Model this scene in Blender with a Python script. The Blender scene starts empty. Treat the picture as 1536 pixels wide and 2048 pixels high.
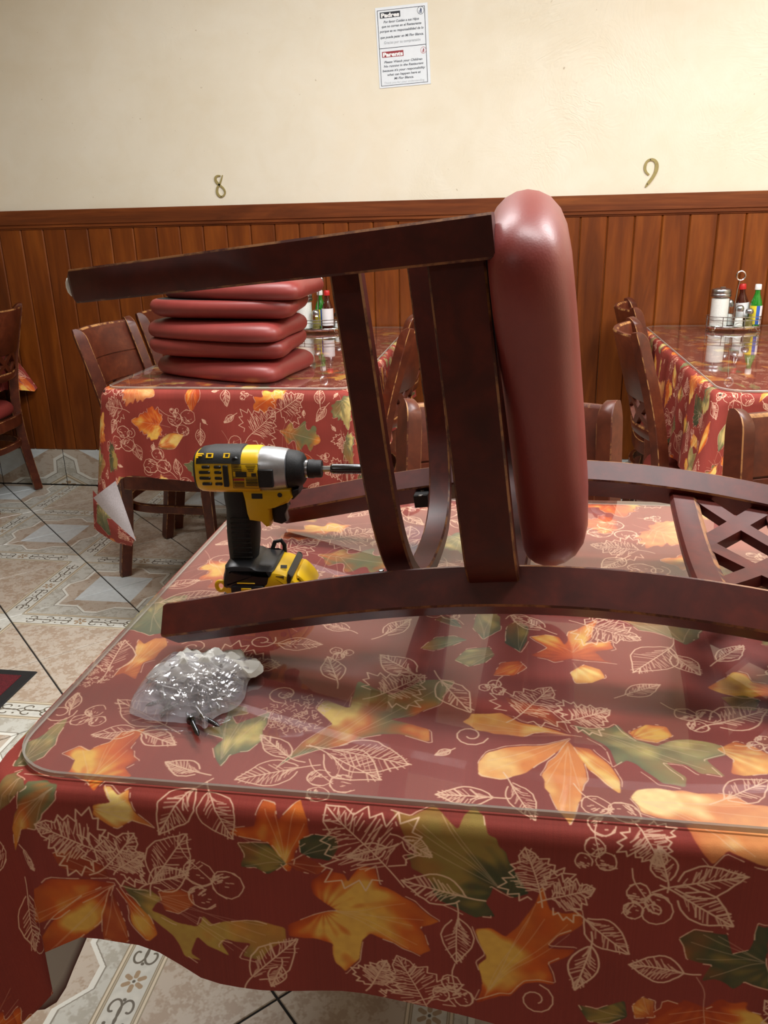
import bpy, math, random
import numpy as np
from mathutils import Vector, Matrix
PI = math.pi
S = bpy.context.scene
COL = S.collection

# ------------------------------------------------------------------ camera, world, lights, exposure
CAM_H = 1.19
yaw, pitch, roll, FPX = 0.15485, 0.34220, -0.02429, 1652.7
fwd = Vector((-math.sin(yaw)*math.cos(pitch), math.cos(yaw)*math.cos(pitch), -math.sin(pitch)))
rt0 = Vector((math.cos(yaw), math.sin(yaw), 0)); up0 = rt0.cross(fwd)
rt = math.cos(roll)*rt0 + math.sin(roll)*up0
up = -math.sin(roll)*rt0 + math.cos(roll)*up0
cd = bpy.data.cameras.new('camera'); cam = bpy.data.objects.new('camera', cd); COL.objects.link(cam)
cd.sensor_fit = 'VERTICAL'; cd.sensor_height = 36.0; cd.lens = FPX/2048*36.0; cd.clip_start = .02
cam.matrix_world = Matrix(((rt.x, up.x, -fwd.x, 0), (rt.y, up.y, -fwd.y, 0), (rt.z, up.z, -fwd.z, CAM_H), (0, 0, 0, 1)))
S.camera = cam

w = bpy.data.worlds.new('world'); S.world = w; w.use_nodes = True
w.node_tree.nodes['Background'].inputs[0].default_value = (.9, .95, 1, 1)
w.node_tree.nodes['Background'].inputs[1].default_value = .05

def area(name, loc, sx, sy, power, col, rot=(0, 0, 0)):
    l = bpy.data.lights.new(name, 'AREA'); l.shape = 'RECTANGLE'; l.size = sx; l.size_y = sy
    l.energy = power; l.color = col
    o = bpy.data.objects.new(name, l); COL.objects.link(o); o.location = loc; o.rotation_euler = rot
    return o
LC = (.985, .98, .985)
CEIL = 2.62
area('ceiling_lamp_light', (-.75, 2.0, CEIL-.07), 1.15, .28, 46, LC)
area('ceiling_lamp_light', (1.40, 1.95, CEIL-.07), 1.15, .28, 74, LC)
area('ceiling_lamp_light', (.45, .92, CEIL-.07), 1.15, .28, 36, LC)
area('ceiling_lamp_light', (-1.2, -1.6, CEIL-.07), 1.15, .28, 9, LC)
S.view_settings.view_transform = 'Standard'; S.view_settings.look = 'None'
S.view_settings.gamma = 1.0; S.view_settings.exposure = -0.12
try: S.view_settings.use_curve_mapping = False
except Exception: pass
LAMPS = [(-.75, 2.0), (1.40, 1.95), (.45, .92), (-1.2, -1.6)]

# ------------------------------------------------------------------ mesh helpers
class MB:
    def __init__(s): s.v = []; s.f = []; s.m = []; s.uv = None
    def add(s, vs, fs, mi=0):
        b = len(s.v); s.v += [tuple(p) for p in vs]
        for k, f in enumerate(fs):
            s.f.append(tuple(b+i for i in f)); s.m.append(mi[k] if isinstance(mi, (list, tuple)) else mi)
        return b
    def box(s, c, d, mi=0, M=None):
        x, y, z = (q/2 for q in d)
        vs = [Vector((a*x, b*y, e*z)) for a in (-1, 1) for b in (-1, 1) for e in (-1, 1)]
        vs = [(M @ p if M else p)+Vector(c) for p in vs]
        s.add(vs, [(0, 1, 3, 2), (4, 6, 7, 5), (0, 4, 5, 1), (2, 3, 7, 6), (0, 2, 6, 4), (1, 5, 7, 3)], mi)
    def bbox(s, c, d, b=.003, mi=0, M=None):
        """box with chamfered edges"""
        x, y, z = (q/2 for q in d); vs = []; L = []
        b = min(b, x*.6, y*.6, z*.6)
        def ring(zz, xi, yi, k):
            return [(-xi+k, -yi, zz), (xi-k, -yi, zz), (xi, -yi+k, zz), (xi, yi-k, zz), (xi-k, yi, zz), (-xi+k, yi, zz), (-xi, yi-k, zz), (-xi, -yi+k, zz)]
        rings = [ring(-z, x-b, y-b, b*.3), ring(-z+b, x, y, b), ring(z-b, x, y, b), ring(z, x-b, y-b, b*.3)]
        s.loft([[(Vector(c)+(M @ Vector(p) if M else Vector(p))) for p in r] for r in rings], mi)
    def loft(s, rings, mi=0, cap=True, closed=True, matfn=None):
        n = len(rings[0]); vs = [p for r in rings for p in r]; fs = []; ms = []
        for i in range(len(rings)-1):
            for j in range(n if closed else n-1):
                k = (j+1) % n
                fs.append((i*n+j, i*n+k, (i+1)*n+k, (i+1)*n+j)); ms.append(matfn(i, j) if matfn else mi)
        if cap:
            fs.append(tuple(range(n-1, -1, -1))); ms.append(mi)
            fs.append(tuple((len(rings)-1)*n+j for j in range(n))); ms.append(mi)
        s.add(vs, fs, ms)
    def lathe(s, prof, seg=24, c=(0, 0, 0), axis='z', mi=0, cap=True, sx=1, sy=1, M=None):
        rings = []
        for r, z in prof:
            R = []
            for k in range(seg):
                a = 2*PI*k/seg; p = (r*math.cos(a)*sx, r*math.sin(a)*sy, z)
                if axis == 'x': p = (z, r*math.cos(a)*sx, r*math.sin(a)*sy)
                if axis == 'y': p = (r*math.sin(a)*sx, z, r*math.cos(a)*sy)
                p = Vector(p)
                if M: p = M @ p
                R.append(p+Vector(c))
            rings.append(R)
        s.loft(rings, mi, cap)
    def tube(s, pts, r, seg=8, mi=0, closed=False):
        pts = [Vector(p) for p in pts]; n = len(pts); rings = []
        T = []
        for i in range(n):
            a = pts[(i-1) % n] if closed or i > 0 else pts[i]
            b = pts[(i+1) % n] if closed or i < n-1 else pts[i]
            T.append((b-a).normalized())
        ref = Vector((0, 0, 1)) if abs(T[0].z) < .9 else Vector((1, 0, 0))
        N = (ref-T[0]*ref.dot(T[0])).normalized()
        for i in range(n):
            N = (N-T[i]*N.dot(T[i])).normalized(); B = T[i].cross(N)
            rr = r[i] if isinstance(r, (list, tuple)) else r
            rings.append([pts[i]+rr*(math.cos(2*PI*k/seg)*N+math.sin(2*PI*k/seg)*B) for k in range(seg)])
        if closed: rings.append(rings[0])
        s.loft(rings, mi, cap=not closed)
    def prism(s, poly, h0, h1, fn=None, mi=0):
        """extrude 2-D polygon; fn maps (x, y, h) to a point"""
        fn = fn or (lambda x, y, h: (x, y, h))
        s.loft([[fn(x, y, h0) for x, y in poly], [fn(x, y, h1) for x, y in poly]], mi)
    def build(s, name, mats, parent=None, smooth=True, loc=None, rot=None, ang=40):
        me = bpy.data.meshes.new(name)
        me.from_pydata([tuple(p) for p in s.v], [], s.f)
        if not isinstance(mats, (list, tuple)): mats = [mats]
        for m in mats: me.materials.append(m)
        if len(mats) > 1: me.polygons.foreach_set('material_index', s.m)
        if s.uv is not None:
            ul = me.uv_layers.new(name='UVMap'); li = np.empty(len(me.loops), dtype=np.int32)
            me.loops.foreach_get('vertex_index', li)
            ul.data.foreach_set('uv', np.array(s.uv, dtype=np.float32)[li].ravel())
        me.update()
        import bmesh
        bm = bmesh.new(); bm.from_mesh(me); bmesh.ops.recalc_face_normals(bm, faces=bm.faces); bm.to_mesh(me); bm.free()
        if smooth:
            me.polygons.foreach_set('use_smooth', [True]*len(me.polygons))
            try: me.set_sharp_from_angle(angle=math.radians(ang))
            except Exception: pass
        return link(name, me, parent, loc, rot)

def link(name, me, parent=None, loc=None, rot=None):
    o = bpy.data.objects.new(name, me); COL.objects.link(o)
    if parent: o.parent = parent
    if loc: o.location = loc
    if rot: o.rotation_euler = rot
    return o
def tag(o, label=None, cat=None, group=None, kind=None):
    if label: o['label'] = label
    if cat: o['category'] = cat
    if group: o['group'] = group
    if kind: o['kind'] = kind
    return o
def empty(name, loc=(0, 0, 0), rz=0, label=None, cat=None, group=None):
    o = bpy.data.objects.new(name, None); COL.objects.link(o); o.location = loc; o.rotation_euler = (0, 0, rz)
    o.empty_display_size = .05
    return tag(o, label, cat, group)
def copy_tree(o, parent=None):
    c = o.copy(); COL.objects.link(c)
    if parent: c.parent = parent
    for ch in list(o.children): copy_tree(ch, c)
    return c
def chaikin(p, n=2, closed=True):
    for _ in range(n):
        q = []; m = len(p)
        for i in range(m if closed else m-1):
            a, b = p[i], p[(i+1) % m]
            q += [tuple(.75*u+.25*v for u, v in zip(a, b)), tuple(.25*u+.75*v for u, v in zip(a, b))]
        if not closed: q = [p[0]]+q+[p[-1]]
        p = q
    return p
def rrect(x0, x1, y0, y1, r, k=6):
    P = []
    for cx, cy, a0 in ((x1-r, y1-r, 0), (x0+r, y1-r, 90), (x0+r, y0+r, 180), (x1-r, y0+r, 270)):
        for i in range(k+1):
            a = math.radians(a0+90*i/k); P.append((cx+r*math.cos(a), cy+r*math.sin(a)))
    return P

# ------------------------------------------------------------------ materials
def srgb(r, g, b):
    f = lambda c: c/12.92 if c <= .04045 else ((c+.055)/1.055)**2.4
    return (f(r/255), f(g/255), f(b/255), 1)
class NT:
    def __init__(s, name):
        s.m = bpy.data.materials.new(name); s.m.use_nodes = True; s.t = s.m.node_tree; s.n = s.t.nodes
        s.bsdf = s.n['Principled BSDF']; s.out = s.n['Material Output']
    def new(s, t, **k):
        n = s.n.new(t)
        for a, v in k.items(): setattr(n, a, v)
        return n
    def l(s, a, b): s.t.links.new(a, b)
    def coord(s, which='Object', scale=(1, 1, 1), rnd=False):
        tc = s.new('ShaderNodeTexCoord'); mp = s.new('ShaderNodeMapping'); mp.inputs['Scale'].default_value = scale
        src = tc.outputs[which]
        if rnd:
            oi = s.new('ShaderNodeObjectInfo'); ad = s.new('ShaderNodeVectorMath', operation='MULTIPLY_ADD')
            cb = s.new('ShaderNodeCombineXYZ'); s.l(oi.outputs['Random'], cb.inputs[0]); s.l(oi.outputs['Random'], cb.inputs[2])
            s.l(cb.outputs[0], ad.inputs[0]); ad.inputs[1].default_value = (7, 5, 9); s.l(src, ad.inputs[2]); src = ad.outputs[0]
        s.l(src, mp.inputs[0]); return mp.outputs[0]
    def noise(s, vec, scale, detail=4, rough=.55, dist=0):
        n = s.new('ShaderNodeTexNoise'); n.inputs['Scale'].default_value = scale; n.inputs['Detail'].default_value = detail
        n.inputs['Roughness'].default_value = rough; n.inputs['Distortion'].default_value = dist
        s.l(vec, n.inputs['Vector']); return n.outputs['Fac']
    def ramp(s, fac, stops):
        r = s.new('ShaderNodeValToRGB'); e = r.color_ramp.elements
        e[0].position, e[0].color = stops[0]; e[1].position, e[1].color = stops[-1]
        for p, c in stops[1:-1]:
            k = e.new(p); k.color = c
        s.l(fac, r.inputs[0]); return r.outputs[0]
    def mix(s, fac, a, b, blend='MIX'):
        m = s.new('ShaderNodeMix', data_type='RGBA', blend_type=blend)
        for sock, v in ((m.inputs[0], fac), (m.inputs[6], a), (m.inputs[7], b)):
            if hasattr(v, 'links'): s.l(v, sock)
            else: sock.default_value = v
        return m.outputs[2]
    def bump(s, h, strength=.2, dist=.002, prev=None):
        b = s.new('ShaderNodeBump'); b.inputs['Strength'].default_value = strength; b.inputs['Distance'].default_value = dist
        s.l(h, b.inputs['Height'])
        if prev: s.l(prev, b.inputs['Normal'])
        s.l(b.outputs[0], s.bsdf.inputs['Normal']); return b.outputs[0]
    def set(s, **k):
        for a, v in k.items():
            i = s.bsdf.inputs[a.replace('_', ' ')]
            if hasattr(v, 'links'): s.l(v, i)
            else: i.default_value = v
        return s
def simple(name, col, rough=.5, metal=0, nscale=60, namp=.12, bump=0, spec=.5, coat=0):
    t = NT(name); v = t.coord(); n = t.noise(v, nscale)
    d = tuple(c*(1-namp) for c in col[:3])+(1,); b = tuple(min(1, c*(1+namp)) for c in col[:3])+(1,)
    t.set(Base_Color=t.ramp(n, [(.3, d), (.7, b)]), Roughness=rough, Metallic=metal)
    t.bsdf.inputs['Specular IOR Level'].default_value = spec
    t.bsdf.inputs['Coat Weight'].default_value = coat
    if bump: t.bump(t.noise(v, nscale*4), bump, .001)
    return t.m
def wood(name, dark, mid, light, scale=(6, 6, 60), rough=.4, rnd=True, grain=1.0, coat=0, spec=.5):
    t = NT(name); v = t.coord('Object', scale, rnd)
    n1 = t.noise(v, 1.0, 6, .6, 1.2); n2 = t.noise(v, 5.0, 3, .5, .3)
    c = t.ramp(n1, [(.25, dark), (.5, mid), (.78, light)])
    c = t.mix(t.ramp(n2, [(.35, (0, 0, 0, 1)), (.6, (.35*grain,)*3+(1,))]), c, dark)
    t.set(Base_Color=c, Roughness=rough); t.bsdf.inputs['Coat Weight'].default_value = coat
    t.bsdf.inputs['Coat Roughness'].default_value = .25; t.bsdf.inputs['Specular IOR Level'].default_value = spec
    t.bump(n2, .06, .001); return t.m
M = {}
def mk_wall():
    t = NT('cream_plaster'); v = t.coord('Object')
    big = t.noise(v, 1.6, 5, .6, .4); mid = t.noise(v, 7, 6, .62, .8); spots = t.noise(v, 55, 2, .5)
    c = t.ramp(big, [(.3, srgb(222, 214, 192)), (.55, srgb(229, 223, 204)), (.75, srgb(230, 220, 197))])
    c = t.mix(t.ramp(mid, [(.4, (0, 0, 0, 1)), (.75, (.25, .25, .25, 1))]), c, srgb(214, 200, 168))
    c = t.mix(t.ramp(spots, [(.75, (0, 0, 0, 1)), (.8, (.5, .5, .5, 1))]), c, srgb(150, 128, 92))
    t.set(Base_Color=c, Roughness=.62); t.bsdf.inputs['Specular IOR Level'].default_value = .3
    # trowel ridges: thin contour lines of a distorted noise, kept to patches
    ct = t.noise(v, 2.6, 4, .6, 2.2); m = t.new('ShaderNodeMath', operation='PINGPONG'); m.inputs[1].default_value = .035
    t.l(ct, m.inputs[0]); k = t.new('ShaderNodeMath', operation='MULTIPLY'); t.l(m.outputs[0], k.inputs[0])
    pt = t.ramp(t.noise(v, 1.3, 2), [(.5, (0, 0, 0, 1)), (.68, (1, 1, 1, 1))]); t.l(pt, k.inputs[1])
    p = t.bump(mid, .12, .006); t.bump(k.outputs[0], .4, .05, p); return t.m
M['wall'] = mk_wall()
M['plain_wall'] = simple('painted_plaster', srgb(205, 190, 160), .8)
M['dark_wall'] = simple('dark_low_bounce_wall', srgb(92, 66, 46), .6)  # for the unseen front wall, made dark to cut bounced light
M['ceiling'] = simple('ceiling_tile_white', srgb(225, 220, 208), .9, bump=.2)
M['plank'] = wood('orange_stained_plank', srgb(80, 35, 7), srgb(118, 58, 14), srgb(144, 79, 23), (9, 9, 1.1), .45, spec=.3)
M['rail'] = wood('chair_rail_oak', srgb(74, 34, 12), srgb(112, 56, 22), srgb(142, 80, 36), (1.3, 14, 16), .42, spec=.35)
M['chair'] = wood('dark_mahogany_stain', srgb(54, 15, 10), srgb(78, 24, 15), srgb(98, 33, 20), (14, 14, 14), .45, coat=.0, spec=.4)
M['chair_lit'] = wood('lit_mahogany_stain', srgb(64, 26, 15), srgb(88, 39, 22), srgb(114, 56, 32), (12, 12, 12), .38, coat=.0, spec=.4)  # upright chairs' stain, their lit look put into the lighter colour
def mk_worn(base, tan):
    t = NT('worn_edge'); v = t.coord('Object', (1, 1, 1), True)
    n = t.noise(v, 22, 5, .7); t.set(Base_Color=t.ramp(n, [(.44, base), (.56, tan)]), Roughness=.5); return t.m
M['worn'] = mk_worn(srgb(84, 34, 18), srgb(178, 128, 76))
M['worn_dark'] = mk_worn(srgb(66, 22, 14), srgb(140, 92, 52))
M['table_wood'] = wood('table_dark_wood', srgb(40, 18, 12), srgb(58, 26, 17), srgb(70, 34, 22), (8, 8, 8), .5)
def mk_vinyl():
    t = NT('oxblood_vinyl'); v = t.coord('Object')
    t.set(Base_Color=t.ramp(t.noise(v, 9), [(.3, srgb(120, 46, 42)), (.7, srgb(136, 54, 49))]), Roughness=.42)
    vo = t.new('ShaderNodeTexVoronoi'); vo.inputs['Scale'].default_value = 420; t.l(v, vo.inputs['Vector'])
    t.bump(vo.outputs['Distance'], .10, .0006); return t.m
M['vinyl'] = mk_vinyl()
M['black_fabric'] = simple('black_underside_fabric', srgb(22, 20, 20), .9)
def front_fresnel(t, nrm=None, ior=1.5):
    """Fresnel of the outer face only: a thin pane, so rays leaving it are not caught inside"""
    fr = t.new('ShaderNodeFresnel'); fr.inputs[0].default_value = ior
    if nrm: t.l(nrm, fr.inputs['Normal'])
    ge = t.new('ShaderNodeNewGeometry'); iv = t.new('ShaderNodeMath', operation='SUBTRACT'); iv.inputs[0].default_value = 1; t.l(ge.outputs['Backfacing'], iv.inputs[1])
    mu = t.new('ShaderNodeMath', operation='MULTIPLY'); t.l(fr.outputs[0], mu.inputs[0]); t.l(iv.outputs[0], mu.inputs[1])
    m2 = t.new('ShaderNodeMath', operation='MULTIPLY', use_clamp=True); m2.inputs[1].default_value = 1.7; t.l(mu.outputs[0], m2.inputs[0]); return m2.outputs[0]      # both faces of the pane reflect
def mk_glass(name, tint, edge=False, haze=0):
    t = NT(name); t.n.remove(t.bsdf)
    tr = t.new('ShaderNodeBsdfTransparent'); tr.inputs[0].default_value = tint
    gl = t.new('ShaderNodeBsdfGlossy'); gl.inputs['Roughness'].default_value = .035 if not edge else .2
    mx = t.new('ShaderNodeMixShader'); t.l(front_fresnel(t), mx.inputs[0]); t.l(tr.outputs[0], mx.inputs[1]); t.l(gl.outputs[0], mx.inputs[2])
    last = mx.outputs[0]
    if haze:      # wiped, faintly greasy surface
        hz = t.new('ShaderNodeBsdfGlossy'); hz.inputs['Roughness'].default_value = .55; ge = t.new('ShaderNodeNewGeometry')
        iv = t.new('ShaderNodeMath', operation='MULTIPLY_ADD'); iv.inputs[1].default_value = -haze; iv.inputs[2].default_value = haze; t.l(ge.outputs['Backfacing'], iv.inputs[0])
        m3 = t.new('ShaderNodeMixShader'); t.l(iv.outputs[0], m3.inputs[0]); t.l(last, m3.inputs[1]); t.l(hz.outputs[0], m3.inputs[2]); last = m3.outputs[0]
    if edge:
        df = t.new('ShaderNodeBsdfDiffuse'); df.inputs[0].default_value = srgb(176, 170, 160)
        m2 = t.new('ShaderNodeMixShader'); m2.inputs[0].default_value = .72; t.l(last, m2.inputs[1]); t.l(df.outputs[0], m2.inputs[2]); last = m2.outputs[0]
    t.l(last, t.out.inputs[0]); return t.m
M['glass'] = mk_glass('clear_table_glass', (.97, .975, .965, 1), haze=.028)
M['glass_edge'] = mk_glass('polished_glass_edge', (.8, .82, .78, 1), True)
M['jar_glass'] = mk_glass('clear_jar_glass', (.93, .95, .94, 1))
M['chrome'] = simple('chrome_wire', srgb(205, 205, 205), .16, 1)
M['steel'] = simple('bright_steel', srgb(170, 172, 174), .28, 1)
M['screw_steel'] = simple('zinc_screw_steel', srgb(150, 150, 148), .25, 1)
M['brass'] = simple('aged_brass', srgb(158, 144, 92), .45, .2)
M['grout'] = simple('dark_grout', srgb(28, 24, 22), .9)
M['yellow'] = simple('yellow_plastic', srgb(232, 186, 12), .38, nscale=20, namp=.04)
M['black_rubber'] = simple('black_rubber', srgb(24, 24, 24), .6, nscale=200, bump=.25)
M['black_plastic'] = simple('black_plastic', srgb(30, 31, 33), .34)
M['black_iron'] = simple('black_cast_iron', srgb(20, 19, 19), .5, .3)
M['alu'] = simple('cast_aluminium', srgb(190, 192, 195), .36, .85, 120)
M['red_label'] = simple('red_print', srgb(150, 40, 24), .5)
M['dark_print'] = simple('dark_print', srgb(38, 34, 24), .6)
M['paper'] = simple('laminated_paper', srgb(222, 230, 236), .4, namp=.02)
M['ink'] = simple('black_ink', srgb(24, 30, 42), .6)
M['grey_ink'] = simple('grey_ink', srgb(82, 88, 96), .6)
M['pale_ink'] = simple('pale_ink', srgb(150, 155, 160), .6)
M['faint_ink'] = simple('faint_ink', srgb(186, 192, 196), .6)
M['red_ink'] = simple('red_ink', srgb(148, 44, 52), .6)
M['pink_ink'] = simple('pink_ink', srgb(190, 120, 118), .6)
M['white_ink'] = simple('white_ink', srgb(240, 243, 246), .6)
M['blue_ink'] = simple('navy_ink', srgb(36, 52, 96), .6)
M['mat'] = simple('burgundy_carpet', srgb(84, 14, 22), .95, nscale=300, namp=.5, bump=.5)
M['mat_edge'] = simple('black_mat_rubber', srgb(20, 20, 20), .8)
M['sugar'] = simple('white_sugar', srgb(238, 238, 234), .9, nscale=400)
M['white_plastic'] = simple('white_plastic', srgb(232, 232, 228), .4)
M['red_cap'] = simple('red_cap_plastic', srgb(190, 36, 34), .4)
M['brown_sauce'] = simple('brown_sauce_glass', srgb(64, 24, 14), .12, coat=.4)
M['green_sauce'] = simple('green_sauce_glass', srgb(36, 120, 34), .14, coat=.4)
M['olive_jar'] = simple('olive_relish', srgb(120, 110, 56), .3)
M['label_white'] = simple('white_bottle_label', srgb(226, 224, 226), .5, nscale=30, namp=.05)
M['label_yellow'] = simple('yellow_bottle_label', srgb(220, 200, 40), .5)
M['label_blue'] = simple('blue_bottle_label', srgb(40, 86, 168), .5)
def mk_bag():
    t = NT('clear_plastic_bag'); t.n.remove(t.bsdf)
    v = t.coord('Object'); n = t.noise(v, 60, 4, .6, 1.2); b = t.new('ShaderNodeBump'); b.inputs['Strength'].default_value = .3; b.inputs['Distance'].default_value = .002; t.l(n, b.inputs['Height'])
    tr = t.new('ShaderNodeBsdfTransparent'); tr.inputs[0].default_value = (.93, .93, .95, 1)
    gl = t.new('ShaderNodeBsdfGlossy'); gl.inputs['Roughness'].default_value = .07; t.l(b.outputs[0], gl.inputs['Normal'])
    df = t.new('ShaderNodeBsdfDiffuse'); df.inputs[0].default_value = srgb(205, 202, 208)
    m1 = t.new('ShaderNodeMixShader'); m1.inputs[0].default_value = .24; t.l(tr.outputs[0], m1.inputs[1]); t.l(df.outputs[0], m1.inputs[2])
    m2 = t.new('ShaderNodeMixShader'); t.l(front_fresnel(t, b.outputs[0], 1.6), m2.inputs[0]); t.l(m1.outputs[0], m2.inputs[1]); t.l(gl.outputs[0], m2.inputs[2])
    t.l(m2.outputs[0], t.out.inputs[0]); return t.m
M['bag'] = mk_bag()
M['tissue'] = simple('white_tissue_plastic', srgb(226, 226, 220), .55, nscale=30, namp=.06, bump=.2)

# ------------------------------------------------------------------ drawn prints: the cloth's leaves and the tile's ornament, painted by code
rng = random.Random(7)
def vnoise(h, wd, cell, seed):
    r = np.random.RandomState(seed); gh, gw = int(h/cell)+2, int(wd/cell)+2; g = r.rand(gh, gw).astype(np.float32)
    y = np.arange(h)/cell; x = np.arange(wd)/cell; y0 = y.astype(int); x0 = x.astype(int)
    fy = (y-y0)[:, None]; fx = (x-x0)[None]; fy = fy*fy*(3-2*fy); fx = fx*fx*(3-2*fx)
    a = g[y0][:, x0]; b = g[y0][:, x0+1]; c = g[y0+1][:, x0]; d = g[y0+1][:, x0+1]
    return ((a*(1-fx)+b*fx)*(1-fy)+(c*(1-fx)+d*fx)*fy).astype(np.float32)
def stroke(mask, pts, wd, val=1.0):
    H, W = mask.shape
    for (ax, ay), (bx, by) in zip(pts[:-1], pts[1:]):
        x0 = int(max(0, min(ax, bx)-wd-1)); x1 = int(min(W, max(ax, bx)+wd+2)); y0 = int(max(0, min(ay, by)-wd-1)); y1 = int(min(H, max(ay, by)+wd+2))
        if x1 <= x0 or y1 <= y0: continue
        X = np.arange(x0, x1, dtype=np.float32)[None]; Y = np.arange(y0, y1, dtype=np.float32)[:, None]
        dx, dy = bx-ax, by-ay; L = dx*dx+dy*dy+1e-9
        t = np.clip(((X-ax)*dx+(Y-ay)*dy)/L, 0, 1); d = np.hypot(X-ax-t*dx, Y-ay-t*dy)
        sub = mask[y0:y1, x0:x1]; np.maximum(sub, np.clip(wd/2+.5-d, 0, 1)*val, out=sub)
def polymask(pts, H, W, soft=2):
    P = np.array(pts); pad = soft*2+2
    x0 = max(0, int(P[:, 0].min()-pad)); x1 = min(W, int(P[:, 0].max()+pad)); y0 = max(0, int(P[:, 1].min()-pad)); y1 = min(H, int(P[:, 1].max()+pad))
    if x1-x0 < 2 or y1-y0 < 2: return None
    X = np.arange(x0, x1)[None]+.5; Y = np.arange(y0, y1)[:, None]+.5; ins = np.zeros((y1-y0, x1-x0), bool)
    for (ax, ay), (bx, by) in zip(pts, pts[1:]+pts[:1]):
        if ay == by: continue
        ins ^= ((ay > Y) != (by > Y)) & (X < (bx-ax)*(Y-ay)/(by-ay)+ax)
    m = ins.astype(np.float32)
    for _ in range(2):
        for axn in (0, 1):
            acc = np.zeros_like(m)
            for k in range(-soft, soft+1): acc += np.roll(m, k, axn)
            m = acc/(2*soft+1)
    return m, x0, x1, y0, y1
def c3(r, g, b): return np.array((r, g, b), np.float32)/255
PAL = {'olive': (c3(196, 160, 76), c3(140, 120, 66), c3(98, 92, 54), c3(232, 150, 60)), 'tip': (c3(226, 140, 70), c3(220, 132, 66), c3(190, 92, 48), c3(252, 224, 150)), 'orange': (c3(238, 186, 84), c3(214, 98, 34), c3(170, 62, 28), c3(226, 128, 44)), 'rust': (c3(196, 98, 48), c3(166, 66, 34), c3(138, 52, 34), c3(186, 84, 38)),
       'yellow': (c3(246, 214, 128), c3(226, 140, 62), c3(190, 90, 46), c3(244, 196, 104)), 'green': (c3(212, 190, 116), c3(126, 124, 82), c3(88, 98, 70), c3(168, 140, 84)),
       'dark': (c3(150, 126, 62), c3(84, 84, 52), c3(62, 70, 48), c3(170, 96, 44)), 'mix': (c3(240, 204, 110), c3(206, 104, 42), c3(104, 108, 72), c3(220, 150, 62)),
       'peach': (c3(250, 226, 160), c3(232, 150, 88), c3(206, 108, 64), c3(240, 180, 110))}
HALF = {'maple': [(0, .02), (-.10, .15), (-.03, .20), (-.09, .34), (.05, .31), (.07, .48), (.17, .43), (.27, .58), (.34, .42), (.45, .46), (.41, .29), (.54, .34), (.60, .23), (.70, .28), (.72, .14), (.86, .12), (1, 0)],
        'oak': [(0, .02), (.08, .04), (.15, .14), (.24, .18), (.30, .09), (.38, .11), (.45, .24), (.56, .26), (.58, .12), (.66, .12), (.74, .22), (.83, .2), (.84, .09), (.92, .09), (1, 0)],
        'ovate': [(0, .01), (.1, .1), (.25, .2), (.45, .235), (.65, .18), (.85, .075), (1, 0)]}
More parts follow.
